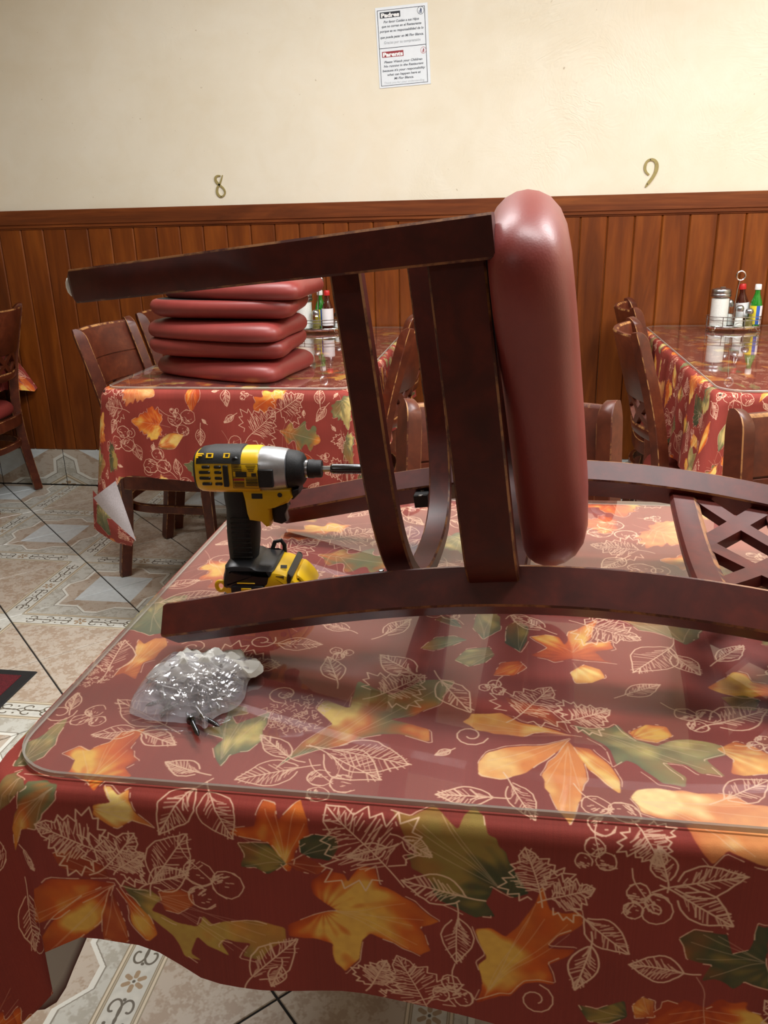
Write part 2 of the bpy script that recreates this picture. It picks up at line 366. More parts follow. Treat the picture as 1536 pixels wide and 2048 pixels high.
TRACED = [
 ([(-.439,.807),(-.44,.838),(-.438,.859),(-.436,.874),(-.433,.893),(-.418,.883),(-.41,.891),(-.395,.893),(-.387,.864),(-.399,.852),(-.392,.829),(-.388,.803),(-.399,.795),(-.42,.803)],(-.414,.84),'green'),
 ([(-.403,.776),(-.395,.771),(-.388,.781),(-.378,.782),(-.369,.768),(-.37,.739),(-.378,.73),(-.374,.704),(-.391,.71),(-.397,.706),(-.398,.719),(-.395,.731),(-.396,.748),(-.401,.765)],(-.39,.711),'yellow'),
 ([(-.436,.557),(-.44,.576),(-.443,.596),(-.449,.63),(-.443,.633),(-.435,.614),(-.433,.597),(-.434,.577),(-.435,.561)],(-.436,.559),'green'),
 ([(-.417,.552),(-.419,.561),(-.426,.58),(-.419,.591),(-.415,.603),(-.408,.617),(-.402,.597),(-.397,.581),(-.399,.564),(-.408,.553)],(-.415,.552),'green'),
 ([(-.365,.542),(-.368,.563),(-.378,.569),(-.37,.581),(-.362,.578),(-.356,.586),(-.349,.591),(-.345,.603),(-.328,.609),(-.327,.586),(-.315,.569),(-.319,.558),(-.312,.549),(-.324,.54),(-.302,.544),(-.318,.54),(-.329,.539),(-.334,.531),(-.344,.537),(-.357,.541),(-.392,.543),(-.374,.545)],(-.343,.532),'orange'),
 ([(-.24,.578),(-.251,.595),(-.248,.606),(-.265,.616),(-.268,.622),(-.258,.629),(-.256,.646),(-.258,.658),(-.242,.656),(-.237,.648),(-.25,.642),(-.243,.635),(-.221,.65),(-.216,.634),(-.214,.61),(-.221,.594),(-.234,.586),(-.237,.575)],(-.24,.578),'green'),
 ([(-.178,.585),(-.17,.615),(-.156,.64),(-.168,.664),(-.164,.68),(-.147,.671),(-.14,.712),(-.123,.705),(-.105,.7),(-.083,.721),(-.056,.719),(-.062,.684),(-.079,.663),(-.094,.655),(-.071,.646),(-.071,.63),(-.089,.634),(-.104,.628),(-.122,.621),(-.136,.612),(-.155,.606),(-.171,.597)],(-.178,.585),'mix'),
 ([(-.171,.471),(-.184,.491),(-.21,.499),(-.206,.504),(-.195,.508),(-.186,.528),(-.177,.527),(-.173,.518),(-.16,.531),(-.151,.517),(-.15,.5),(-.161,.486),(-.168,.47)],(-.171,.473),'orange'),
 ([(-.171,.473),(-.184,.491),(-.209,.489),(-.204,.479),(-.207,.467),(-.196,.468),(-.186,.462),(-.175,.47)],(-.172,.473),'dark'),
 ([(-.156,.497),(-.146,.503),(-.128,.503),(-.126,.493),(-.133,.48),(-.147,.481),(-.156,.485)],(-.157,.482),'dark'),
 ([(-.168,.473),(-.155,.482),(-.137,.472),(-.144,.464),(-.16,.467)],(-.168,.473),'rust'),
 ([(-.33,.514),(-.318,.52),(-.324,.529),(-.319,.53),(-.311,.526),(-.304,.529),(-.301,.522),(-.296,.512),(-.285,.499),(-.299,.502),(-.313,.495),(-.32,.497),(-.331,.506)],(-.33,.511),'yellow'),
 ([(-.394,.528),(-.38,.531),(-.37,.527),(-.369,.515),(-.379,.501),(-.389,.485),(-.405,.483),(-.419,.469),(-.416,.487),(-.405,.506)],(-.37,.527),'mix'),
 ([(-.42,.533),(-.405,.544),(-.409,.537),(-.399,.532),(-.395,.525),(-.411,.511),(-.425,.507)],(-.402,.535),'green'),
 ([(-.324,.434),(-.349,.436),(-.384,.433),(-.415,.406),(-.423,.385),(-.407,.384),(-.381,.393),(-.355,.413)],(-.324,.434),'orange'),
 ([(-.326,.431),(-.354,.416),(-.381,.393),(-.401,.365),(-.407,.341),(-.393,.354),(-.366,.369),(-.344,.389)],(-.326,.431),'orange'),
 ([(-.327,.428),(-.338,.399),(-.34,.373),(-.319,.373),(-.319,.393),(-.324,.417)],(-.327,.426),'rust'),
 ([(-.322,.431),(-.313,.416),(-.312,.394),(-.3,.376),(-.291,.385),(-.295,.402),(-.306,.419)],(-.322,.431),'orange'),
 ([(-.328,.442),(-.348,.44),(-.37,.448),(-.375,.461),(-.356,.466),(-.343,.459),(-.331,.453)],(-.327,.441),'rust'),
 ([(-.307,.43),(-.289,.43),(-.281,.423),(-.287,.408),(-.27,.399),(-.257,.398),(-.246,.411),(-.236,.404),(-.218,.409),(-.2,.411),(-.183,.405),(-.182,.394),(-.191,.385),(-.201,.372),(-.214,.373),(-.209,.388),(-.226,.388),(-.231,.382),(-.228,.374),(-.245,.377),(-.256,.384),(-.26,.37),(-.251,.364),(-.265,.366),(-.284,.392),(-.3,.415)],(-.307,.429),'olive'),
 ([(-.284,.43),(-.266,.435),(-.255,.431),(-.255,.42),(-.269,.41),(-.28,.412)],(-.284,.425),'rust'),
 ([(-.133,.428),(-.145,.441),(-.145,.454),(-.133,.465),(-.121,.464),(-.119,.459),(-.109,.47),(-.097,.47),(-.093,.457),(-.088,.456),(-.067,.443),(-.051,.427),(-.061,.419),(-.057,.398),(-.065,.392),(-.084,.4),(-.101,.403),(-.109,.396),(-.112,.379),(-.123,.367),(-.131,.374),(-.135,.39),(-.147,.396),(-.164,.4),(-.164,.411),(-.148,.421)],(-.131,.426),'orange'),
 ([(-.086,.795),(-.072,.82),(-.053,.825),(-.039,.817),(-.054,.804),(-.072,.791)],(-.039,.817),'green'),
 ([(-.048,.772),(-.037,.795),(-.014,.803),(-.008,.787),(-.018,.77),(-.033,.761)],(-.008,.79),'green'),
 ([(-.032,.848),(-.029,.883),(-.013,.891),(-.003,.876),(-.003,.845),(-.02,.822)],(-.02,.822),'green'),
 ([(.004,.816),(.005,.852),(.016,.868),(.029,.854),(.027,.824),(.019,.798)],(.019,.798),'dark'),
 ([(-.007,.746),(.0,.77),(.018,.777),(.025,.764),(.013,.748)],(.024,.772),'orange'),
 ([(-.077,.862),(-.068,.872),(-.053,.864),(-.046,.846),(-.058,.851)],(-.046,.847),'dark'),
 ([(.072,.788),(.057,.783),(.037,.795),(.048,.809),(.038,.831),(.052,.838),(.063,.834),(.067,.817),(.074,.847),(.089,.86),(.104,.874),(.099,.843),(.093,.825),(.113,.83),(.115,.816),(.1,.804),(.104,.791),(.112,.789),(.086,.787)],(.075,.801),'orange'),
 ([(.071,.759),(.085,.776),(.1,.768),(.103,.753),(.09,.742),(.075,.74)],(.074,.78),'yellow'),
 ([(.131,.889),(.143,.9),(.174,.9),(.221,.899),(.222,.874),(.212,.849),(.195,.836),(.185,.846),(.168,.856),(.155,.861),(.143,.878)],(.195,.836),'green'),
 ([(.063,.648),(.04,.651),(.022,.641),(.004,.643),(-.018,.648),(-.028,.659),(-.022,.672),(.002,.677),(.018,.668),(.04,.659)],(.063,.648),'yellow'),
 ([(.061,.642),(.039,.61),(.022,.591),(.005,.581),(-.014,.584),(-.015,.6),(-.008,.615),(.013,.625),(.039,.63)],(.061,.642),'tip'),
 ([(.06,.632),(.071,.614),(.074,.587),(.067,.564),(.056,.539),(.048,.55),(.038,.573),(.036,.589),(.043,.607),(.052,.619)],(.06,.632),'tip'),
 ([(.065,.631),(.08,.629),(.093,.609),(.099,.59),(.097,.574),(.087,.585),(.076,.601)],(.065,.631),'yellow'),
 ([(.061,.653),(.041,.671),(.018,.681),(.006,.705),(.023,.698),(.041,.692),(.055,.672)],(.061,.653),'rust'),
 ([(.076,.661),(.094,.661),(.11,.667),(.121,.649),(.137,.645),(.154,.652),(.175,.651),(.188,.645),(.189,.635),(.176,.626),(.18,.608),(.164,.608),(.158,.617),(.143,.615),(.153,.603),(.149,.593),(.134,.594),(.121,.606),(.109,.618),(.103,.611),(.097,.631),(.086,.645)],(.076,.661),'green'),
 ([(.116,.659),(.133,.673),(.15,.671),(.152,.658),(.138,.647),(.121,.65)],(.119,.652),'orange'),
 ([(.189,.642),(.205,.654),(.22,.649),(.229,.639),(.222,.614),(.202,.609),(.193,.611),(.199,.629)],(.191,.64),'yellow'),
 ([(.112,.567),(.117,.576),(.132,.581),(.149,.582),(.168,.581),(.187,.579),(.196,.571),(.21,.569),(.218,.556),(.196,.515),(.181,.518),(.17,.521),(.161,.513),(.147,.53),(.142,.541),(.147,.542),(.133,.546),(.117,.552)],(.113,.565),'peach'),
 ([(.203,.745),(.226,.767),(.234,.777),(.245,.773),(.246,.759),(.261,.756),(.256,.737),(.232,.73),(.213,.737)],(.257,.742),'orange'),
 ([(.211,.728),(.232,.733),(.245,.727),(.236,.709),(.218,.711)],(.245,.73),'dark'),
 ([(-.075,.527),(-.063,.526),(-.047,.536),(-.04,.529),(-.03,.523),(-.019,.538),(-.011,.529),(-.007,.518),(-.001,.514),(.006,.503),(.011,.491),(.015,.482),(.02,.47),(.011,.464),(-.0,.469),(-.008,.455),(-.002,.446),(-.016,.442),(-.03,.447),(-.043,.453),(-.051,.468),(-.063,.48),(-.067,.492),(-.061,.495),(-.069,.509)],(.003,.469),'dark'),
 ([(-.01,.423),(.0,.427),(.008,.423),(.018,.435),(.031,.453),(.035,.466),(.043,.452),(.062,.449),(.064,.439),(.051,.429),(.046,.418),(.06,.417),(.05,.405),(.045,.399),(.047,.384),(.026,.378),(.016,.365),(.002,.36),(-.008,.355),(-.006,.373),(-.01,.389),(-.005,.397)],(-.006,.356),'orange'),
 ([(.147,.434),(.156,.443),(.168,.443),(.178,.442),(.183,.429),(.195,.431),(.196,.452),(.205,.451),(.211,.398),(.195,.4),(.187,.394),(.173,.4),(.166,.399),(.168,.412),(.153,.417)],(.208,.42),'dark'),
 ([(.07,.363),(.084,.359),(.105,.368),(.108,.352),(.095,.345),(.079,.347)],(.107,.352),'dark'),
 ([(.113,.364),(.12,.373),(.129,.369),(.13,.353),(.116,.351)],(.126,.355),'yellow')]
PAINTED = [
 ('maple',(.163,1.199),(.105,1.204),'orange',1.3),('oak',(-.255,1.043),(-.139,1.018),'mix',1.5),('maple',(.211,1.182),(.287,1.139),'peach',1.4),
 ('oak',(-.235,1.164),(-.329,1.103),'orange',1.2),('oak',(-.404,1.011),(-.338,.919),'orange',1.2)]
LINED = [
 ('leaf',(-.309,.623),(-.374,.659)),('leaf',(-.332,.612),(-.372,.6)),('leaf',(-.326,.609),(-.288,.594)),('berries',(-.394,.622),(-.38,.64)),
 ('leaf',(-.412,.637),(-.42,.667)),('curl',(-.42,.631),(-.422,.625)),('flower',(-.424,.701),(-.423,.721)),('leaf',(-.408,.708),(-.421,.777)),
 ('flower',(-.193,.657),(-.185,.684)),('leaf',(-.18,.588),(-.216,.618)),('leaf',(-.168,.576),(-.219,.553)),('leaf',(-.148,.603),(-.075,.59)),
 ('leaf',(-.151,.599),(-.097,.567)),('berries',(-.148,.564),(-.124,.551)),('leaf',(-.248,.539),(-.277,.491)),('leaf',(-.236,.535),(-.213,.493)),
 ('leaf',(-.252,.559),(-.287,.569)),('leaf',(-.061,.73),(-.028,.675)),('fern',(.019,.676),(.049,.728)),('fern',(.065,.673),(.103,.694)),
 ('leaf',(-.004,.556),(-.05,.554)),('leaf',(.01,.576),(.029,.533)),('curl',(-.026,.639),(-.035,.631)),('leaf',(-.042,.615),(-.055,.606)),
 ('leaf',(.12,.722),(.156,.745)),('berries',(.171,.694),(.196,.688)),('berries',(.077,.556),(.102,.542)),('leaf',(.179,.823),(.133,.766)),
 ('leaf',(.179,.807),(.199,.768)),('fern',(.093,.867),(.15,.837)),('leaf',(.048,.85),(.009,.883)),('curl',(.02,.872),(.032,.886)),
 ('leaf',(-.172,.827),(-.21,.842)),('fern',(-.305,.734),(-.231,.742)),('curl',(-.338,.769),(-.326,.776)),('leaf',(-.431,.917),(-.394,.944)),
 ('fern',(-.339,1.035),(-.267,1.099)),('fern',(-.253,1.1),(-.186,1.147)),('leaf',(-.386,1.088),(-.416,1.066)),('curl',(-.383,1.013),(-.41,1.028)),
 ('leaf',(-.42,.874),(-.342,.911)),('berries',(.138,1.165),(.171,1.199)),('fern',(.186,1.101),(.12,1.114)),('leaf',(-.084,1.199),(-.037,1.16)),
 ('leaf',(-.087,.737),(-.129,.774)),('leaf',(.179,.575),(.22,.604)),('leaf',(.19,.68),(.248,.711)),('berries',(-.061,.876),(-.086,.887)),
 ('fern',(-.117,.696),(-.077,.738)),('leaf',(-.287,.444),(-.253,.494)),('leaf',(-.292,.438),(-.255,.454)),('berries',(-.246,.455),(-.218,.436)),
 ('fern',(-.337,.47),(-.388,.49)),('fern',(-.331,.45),(-.299,.489)),('fern',(-.317,.452),(-.293,.47)),('curl',(-.431,.358),(-.422,.368)),
 ('leaf',(-.207,.349),(-.165,.394)),('fern',(-.086,.477),(-.136,.531)),('leaf',(-.086,.497),(-.118,.484)),('leaf',(-.074,.508),(-.05,.492)),
 ('fern',(.035,.468),(.022,.509)),('fern',(.043,.464),(.076,.477)),('berries',(.074,.515),(.082,.497)),('berries',(.109,.476),(.125,.46)),
 ('leaf',(.13,.489),(.12,.52)),('leaf',(.134,.484),(.186,.5)),('leaf',(.138,.478),(.181,.452)),('leaf',(-.029,.434),(-.03,.386)),
 ('leaf',(-.023,.456),(-.075,.465)),('fern',(-.055,.332),(-.08,.384)),('berries',(-.034,.363),(-.026,.343)),('leaf',(.07,.448),(.106,.416)),
 ('leaf',(.076,.422),(.066,.378)),('curl',(.122,.459),(.134,.451)),('curl',(.035,.363),(.044,.353)),('leaf',(.149,.401),(.107,.406)),
 ('leaf',(-.411,.462),(-.396,.442)),('leaf',(-.425,.416),(-.441,.356)),('fern',(-.102,.347),(-.089,.377)),('leaf',(-.18,.364),(-.19,.341)),
 ('fern',(.108,.533),(.125,.502))]
PPM = 2000; PU0, PV0, PW, PH = -.50, .30, .90, .95
def cloth_print():
    W, H = int(PW*PPM), int(PH*PPM)
    base = c3(140, 56, 47)
    img = np.empty((H, W, 3), np.float32); img[:] = base
    n1, n2, n3 = vnoise(H, W, 90, 1), vnoise(H, W, 30, 2), vnoise(H, W, 9, 3)
    slub = vnoise(H, W, 3, 5)[:, :1]*0+np.repeat(np.random.RandomState(4).rand(1, W).astype(np.float32), H, 0)
    img *= (.93+.10*n1+.05*slub)[..., None]
    lines = np.zeros((H, W), np.float32)
    occ = []
    def px(p): return ((p[0]-PU0)*PPM, (p[1]-PV0)*PPM)
    def local(a, b):
        ax, ay = px(a); bx, by = px(b); L = math.hypot(bx-ax, by-ay); c, s = (bx-ax)/L, (by-ay)/L
        return (lambda x, y: (ax+L*(c*x-s*y), ay+L*(s*x+c*y))), L, (ax, ay, c, s)
    def wraps(p, L):
        o = [(0, 0)]
        if p[0] < PU0+.12: o.append((PW, 0))
        if p[0] > PU0+PW-.12: o.append((-PW, 0))
        if p[1] < PV0+.12: o += [(dx, PH) for dx, _ in list(o)]
        elif p[1] > PV0+PH-.12: o += [(dx, -PH) for dx, _ in list(o)]
        return o
    def fill(loc, f, L, frame, pal, ws, seed, soft=2):
        """one watercolour leaf: loc is its outline in leaf coordinates, f maps them to pixels"""
        ax, ay, c, s = frame; core, midc, edge, tipc = PAL[pal]
        pm = polymask([f(*p) for p in loc], H, W, soft)
        if pm is None: return
        m, x0, x1, y0, y1 = pm
        X = np.arange(x0, x1)[None]-ax; Y = np.arange(y0, y1)[:, None]-ay
        u = (c*X+s*Y)/L; v = (-s*X+c*Y)/L
        N1, N2 = n1[y0:y1, x0:x1], n2[y0:y1, x0:x1]
        ang = np.arctan2(v, u+.12); st_ = .5+.5*np.sin(ang*17+(N1-.5)*9)          # streaks that run out along the veins
        inner = polymask([f(*p) for p in loc], H, W, 9)[0]
        k = (inner.shape[0]-m.shape[0])//2; inner = inner[k:k+m.shape[0], k:k+m.shape[1]] if inner.shape != m.shape and k > 0 and inner[k:k+m.shape[0], k:k+m.shape[1]].shape == m.shape else m
        t = np.clip(.80-inner*.62+np.abs(u-.33)*.5+(N1-.5)*1.5+(N2-.5)*.55+(st_-.5)*.2, 0, 1)[..., None]
        col = np.where(t < .42, core+(midc-core)*(t/.42), midc+(edge-midc)*((t-.42)/.58))
        tp = np.clip((u-.55)*1.3+(N2-.5)*.9, 0, .75)[..., None]; col = col*(1-tp)+tipc*tp
        if pal == 'mix':
            g = np.clip((v*2.6+(N1-.5)*1.8), 0, 1)[..., None]; col = col*(1-g)+c3(112, 116, 78)*g
        if pal in ('green', 'olive'):
            g = np.clip((u-.2)*.8+(N1-.66)*2.4, 0, .8)[..., None]; col = col*(1-g)+(c3(206, 128, 62) if pal == 'green' else c3(214, 150, 66))*g*.7+col*g*.3
        al = (np.clip(m*1.3-.25*(1-m)-.25*N2*(t[..., 0] > .75), 0, 1)*(.88+.12*n3[y0:y1, x0:x1]))[..., None]
        sub = img[y0:y1, x0:x1]; sub[:] = sub*(1-al)+col*al
    def contour(loc, f, r, amt=.16):
        run = False; sh = r.uniform(-.02, .02)
        for i in range(len(loc)):
            if r.random() < amt: run = not run
            if run: stroke(lines, [f(loc[i-1][0]+sh, loc[i-1][1]*1.05+sh), f(loc[i][0]+sh, loc[i][1]*1.05+sh)], r.uniform(1.6, 2.6), .9)
    def painted(kind, a, b, pal, ws, seed):
        r = random.Random(seed); f, L, fr = local(a, b); half = HALF[kind]
        jit = lambda: r.uniform(-.018, .018)
        up_ = [(x+jit(), y*ws*r.uniform(.86, 1.14)) for x, y in half]; dn = [(x+jit(), -y*ws*r.uniform(.82, 1.12)) for x, y in half[-2::-1]]
        loc = chaikin(up_+dn, 1 if kind == 'maple' else 2); fill(loc, f, L, fr, pal, ws, seed)
        st = [f(-.34, .10*r.uniform(-1, 1)), f(-.18, .03), f(0, 0), f(.3, .01), f(.6, -.01), f(.95, 0)]
        stroke(lines, chaikin(st, 2, False), 1.9, .62)
        for q in (((.1, .32), (.27, .5), (.45, .4), (.58, .28)) if kind != 'ovate' else ((.3, .1), (.45, .14), (.65, .15), (.8, .1))):
            for sg in (1, -1): stroke(lines, chaikin([f(q[0]*.45, 0), f(q[0]*.75, sg*q[1]*ws*.45), f(q[0], sg*q[1]*ws*.85)], 1, False), 1.6, .5)
        contour(loc, f, r)
    def traced(poly, root, pal, seed):
        r = random.Random(seed); far = max(poly, key=lambda p: math.dist(p, root)); f, L, fr = local(root, far)
        ax, ay, c, s = fr
        loc0 = []
        for p in poly:
            X, Y = px(p); X -= ax; Y -= ay; loc0.append(((c*X+s*Y)/L, (-s*X+c*Y)/L))
        loc = []
        for i, p in enumerate(loc0):      # roughen long sides a little
            q = loc0[(i+1) % len(loc0)]; d = math.dist(p, q); loc.append(p); n = int(d/.12)
            for k in range(1, n+1): t = k/(n+1); loc.append((p[0]+(q[0]-p[0])*t+r.uniform(-.012, .012), p[1]+(q[1]-p[1])*t+r.uniform(-.012, .012)))
        cx_ = sum(q[0] for q in loc)/len(loc); cy_ = sum(q[1] for q in loc)/len(loc)
        rad = [math.hypot(x-cx_, y-cy_) for x, y in loc]; nn = len(loc); ex = 1.45 if nn > 9 and len(poly) > 9 else 1.0
        avg = [sum(rad[(i+k) % nn] for k in range(-3, 4))/7 for i in range(nn)]
        loc = [(cx_+(x-cx_)*1.07*max(.4, (a+(q-a)*ex)/q), cy_+(y-cy_)*1.07*max(.4, (a+(q-a)*ex)/q)) for (x, y), q, a in zip(loc, rad, avg)]
        if ex == 1.0: loc = chaikin(loc, 1)
        else: loc = [tuple(.88*u+.12*v for u, v in zip(a, b)) if k else tuple(.12*u+.88*v for u, v in zip(a, b)) for a, b in zip(loc, loc[1:]+loc[:1]) for k in (1, 0)]
        fill(loc, f, L, fr, pal, 1, seed, 1)
        tips = sorted(loc0, key=lambda p: -math.hypot(*p))[:5 if len(loc0) > 9 else 2]
        for tx, ty in tips: stroke(lines, chaikin([f(0, 0), f(tx*.3, ty*.18+r.uniform(-.03, .03)), f(tx*.65, ty*.62+r.uniform(-.02, .02)), f(tx*.92, ty*.94)], 2, False), r.uniform(1.3, 1.9), .45)
        contour(loc, f, r, .2)
    def lined(kind, a, b, seed):
        r = random.Random(seed); f, L, _ = local(a, b); j = lambda k=.012: r.uniform(-k, k)
        wv = r.uniform(2.5, 3.4)
        if kind in ('leaf', 'fern'):
            ws = r.uniform(1.0, 1.5) if kind == 'leaf' else 1.25
            half = chaikin(HALF['ovate'], 1, False) if kind == 'leaf' else HALF['maple']
            for sg in (1, -1):
                pts = [f(x+j(), sg*y*ws+j()) for x, y in half]
                k0 = r.randint(0, 2); stroke(lines, pts[k0:], wv, 1)
                nn = 12 if kind == 'leaf' else 15
                for i in range(nn):
                    q = (i+.6)/nn*.86
                    yw = np.interp(q, [p[0] for p in half], [p[1] for p in half])*ws*(.86 if kind == 'leaf' else .7)
                    e = r.uniform(.45, 1)
                    if r.random() < .8: stroke(lines, chaikin([f(q, sg*.012), f(q+.05, sg*yw*.45*e), f(q+.13, sg*yw*e)], 1, False), wv*r.uniform(.5, 1.25), r.uniform(.7, 1))
                    if kind == 'leaf' and sg == 1 and r.random() < .75: stroke(lines, [f(q+.03, sg*yw*.35), f(q+.10, sg*yw*.95)], wv*.7, .9)
                    if kind == 'fern': stroke(lines, [f(q+.06, sg*yw*.3+j(.03)), f(q+.1+j(.04), sg*yw*.85+j(.03))], wv*.8, .9)
            stroke(lines, chaikin([f(-.3, j(.12)), f(-.1, .01), f(.3, j(.03)), f(.97, 0)], 2, False), wv, 1)
        elif kind == 'berries':
            for cx, cy, R in ((0, 0, .42), (.75, .18, .44), (.45, -.62, .36)):
                for rep in range(2):
                    ph = r.uniform(0, 6); pts = [f(cx+R*(1+j(.09))*math.cos(ph+t*.5), cy+R*.9*(1+j(.09))*math.sin(ph+t*.5)) for t in range(10)]
                    stroke(lines, pts, wv*.8, 1)
                a0 = r.uniform(0, 6)
                for k in range(13):     # hatched on one side
                    a_, q = a0+r.uniform(-1.0, 1.0), R*r.uniform(.35, .95); x, y = cx+q*math.cos(a_), cy+q*math.sin(a_)
                    stroke(lines, [f(x, y), f(x+R*.32*math.cos(a0+1.8), y+R*.32*math.sin(a0+1.8))], wv*r.uniform(.6, 1.1), .95)
                for k in range(3): x, y = cx+j(.5)*R, cy+j(.5)*R; stroke(lines, [f(x, y), f(x+R*.16, y+R*.1)], wv*.8, .9)
            stroke(lines, chaikin([f(-.9, .5), f(-.5, .2), f(0, .1), f(.5, .0)], 1, False), wv*.8, 1)
        elif kind == 'flower':
            for k in range(95):
                aa, rr = r.uniform(0, 2*PI), 1.15*math.sqrt(r.random()); x, y = rr*math.cos(aa), rr*math.sin(aa); d = r.uniform(0, 6)
                stroke(lines, [f(x, y), f(x+.16*math.cos(d), y+.16*math.sin(d)), f(x+.2*math.cos(d+1.2), y+.2*math.sin(d+1.2))], 1.9, .95)
        else:
            q = L/PPM; k = max(1, .02/q)
            stroke(lines, [f(k*(.25+.045*t)*math.cos(.5*t)*.8, k*(.25+.045*t)*math.sin(.5*t)*.8) for t in range(18)], wv, 1)
    def shift(p, o): return (p[0]+o[0], p[1]+o[1])
    pd = [(i, q) for i, q in enumerate(PAINTED)]; ld = list(enumerate(LINED))
    for i, (k, a, b, pal, ws) in pd:
        for t in np.linspace(0, 1, 4): occ.append((a[0]+(b[0]-a[0])*t, a[1]+(b[1]-a[1])*t, .03))
    for poly, root, pal in TRACED:
        cx, cy = sum(q[0] for q in poly)/len(poly), sum(q[1] for q in poly)/len(poly); occ.append((cx, cy, .8*max(math.dist(q, (cx, cy)) for q in poly)))
    for i, (k, a, b) in ld:
        for t in np.linspace(0, 1, 3): occ.append((a[0]+(b[0]-a[0])*t, a[1]+(b[1]-a[1])*t, .02))
    r = random.Random(11)   # the stretches the photo does not show get more of the same motifs
    def free(x, y, R):
        for ox, oy, orad in occ:
            dx = abs(ox-x); dy = abs(oy-y); dx = min(dx, PW-dx); dy = min(dy, PH-dy)
            if dx*dx+dy*dy < (R+orad)**2: return False
        return True
    for R, n in ((.042, 500), (.024, 1500), (.016, 1500)):
        for _ in range(n):
            x, y = PU0+r.random()*PW, PV0+r.random()*PH
            if free(x, y, R):
                an = r.uniform(0, 2*PI); h = R*1.05; a = (x-h*math.cos(an), y-h*math.sin(an)); b = (x+h*math.cos(an), y+h*math.sin(an))
                occ.append((x, y, R))
                if R > .04: pd.append((500+len(pd), (r.choice(['maple', 'maple', 'oak', 'ovate']), a, b, r.choice(['orange', 'yellow', 'green', 'mix', 'dark', 'orange']), 1.1)))
                else: ld.append((900+len(ld), (r.choice(['leaf', 'leaf', 'fern', 'berries'] if R > .02 else ['curl', 'leaf', 'berries']), a, b if R > .02 else (x, y))))
    for i, (k, a, b, pal, ws) in pd:
        for o in wraps(((a[0]+b[0])/2, (a[1]+b[1])/2), 0): painted(k, shift(a, o), shift(b, o), pal, ws, i)
    for i, (poly, root, pal) in enumerate(TRACED):
        for o in wraps((sum(q[0] for q in poly)/len(poly), sum(q[1] for q in poly)/len(poly)), 0): traced([shift(q, o) for q in poly], shift(root, o), pal, i+50)
    for i, (k, a, b) in ld:
        for o in wraps(((a[0]+b[0])/2, (a[1]+b[1])/2), 0): lined(k, shift(a, o), shift(b, o), i+200)
    al = (lines*.92)[..., None]; img[:] = img*(1-al)+c3(234, 196, 166)*al
    return img
def to_image(name, img):
    H, W = img.shape[:2]; im = bpy.data.images.new(name, W, H); buf = np.ones((H, W, 4), np.float32); buf[..., :3] = np.clip(img, 0, 1)
    im.pixels.foreach_set(buf.ravel()); im.update(); im.pack(); return im
def tile_print():
    N = 640; Y, X = np.mgrid[0:N, 0:N].astype(np.float32)/N
    w_ = X+Y; t_ = X-Y
    n1, n2, n3 = vnoise(N, N, 50, 21), vnoise(N, N, 16, 22), vnoise(N, N, 6, 23)
    mott = np.clip((n1*.5+n2*.5+n3*.35-.62)*4, 0, 1)[..., None]
    grey = c3(196, 196, 186)*(1-mott)+c3(158, 152, 138)*mott*.6+c3(196, 196, 186)*mott*.4
    brown = c3(190, 178, 162)*(1-mott)+c3(170, 151, 131)*mott
    img = brown.copy()
    def put(m, col): img[:] = np.where(m[..., None], col, img)
    bevel = 1.43-np.clip(.24-np.abs(t_)*.9, 0, .16)
    put(w_ > 1.06, grey); put(w_ > bevel, brown)
    put(np.abs(w_-bevel) < .022, c3(222, 222, 212)+0*grey); put(np.abs(w_-bevel+.026) < .006, c3(140, 134, 122)+0*grey)
    put(w_ > 1.60, c3(205, 212, 212)*(.97+.05*n2[..., None]))
    put(np.abs(w_-1) < .155, c3(214, 202, 178)+0*grey)
    put(np.abs(w_-1) < .115, c3(206, 206, 196)*(.95+.08*n2[..., None]))
    for e in (.155, .128, .115): put(np.abs(np.abs(w_-1)-e) < .005, c3(150, 138, 114)+0*grey)
    mk = np.zeros((N, N), np.float32); mb = np.zeros((N, N), np.float32); r2 = math.sqrt(.5)
    def q(t, s): return (N*(.5+(t*r2)+(s*r2)), N*(.5-(t*r2)+(s*r2)))      # t along the band, s across it
    for k in range(6):
        a = k*PI/3; stroke(mb, [q(.028*math.cos(a), .028*math.sin(a)), q(.05*math.cos(a), .05*math.sin(a))], 15, .8)
    stroke(mk, [q(0, 0), q(.001, 0)], 10, 1)
    for sg in (1, -1):
        for t0, d in ((.12, 1), (.12, -1), (.30, 1), (.30, -1), (.46, 1), (.46, -1)):
            P = [q(sg*(t0+.03+(.014+.0062*k)*math.cos(.55*k)), d*(.036+(.013+.0032*k)*math.sin(.55*k))) for k in range(10)]
            P += [q(sg*(t0+.10), d*.006), q(sg*(t0+.15), d*-.02)] if t0 < .4 else []
            stroke(mk, chaikin(P, 1, False), 7, .95)
        for t0, s0 in ((.1, 0), (.225, .045), (.225, -.045), (.4, .0), (.53, 0)): stroke(mk, [q(sg*t0, s0), q(sg*t0+.001, s0)], 11, .95)
    for m, col in ((mb, c3(150, 120, 84)), (mk, c3(92, 84, 70))): img[:] = img*(1-m[..., None])+col*m[..., None]
    return img
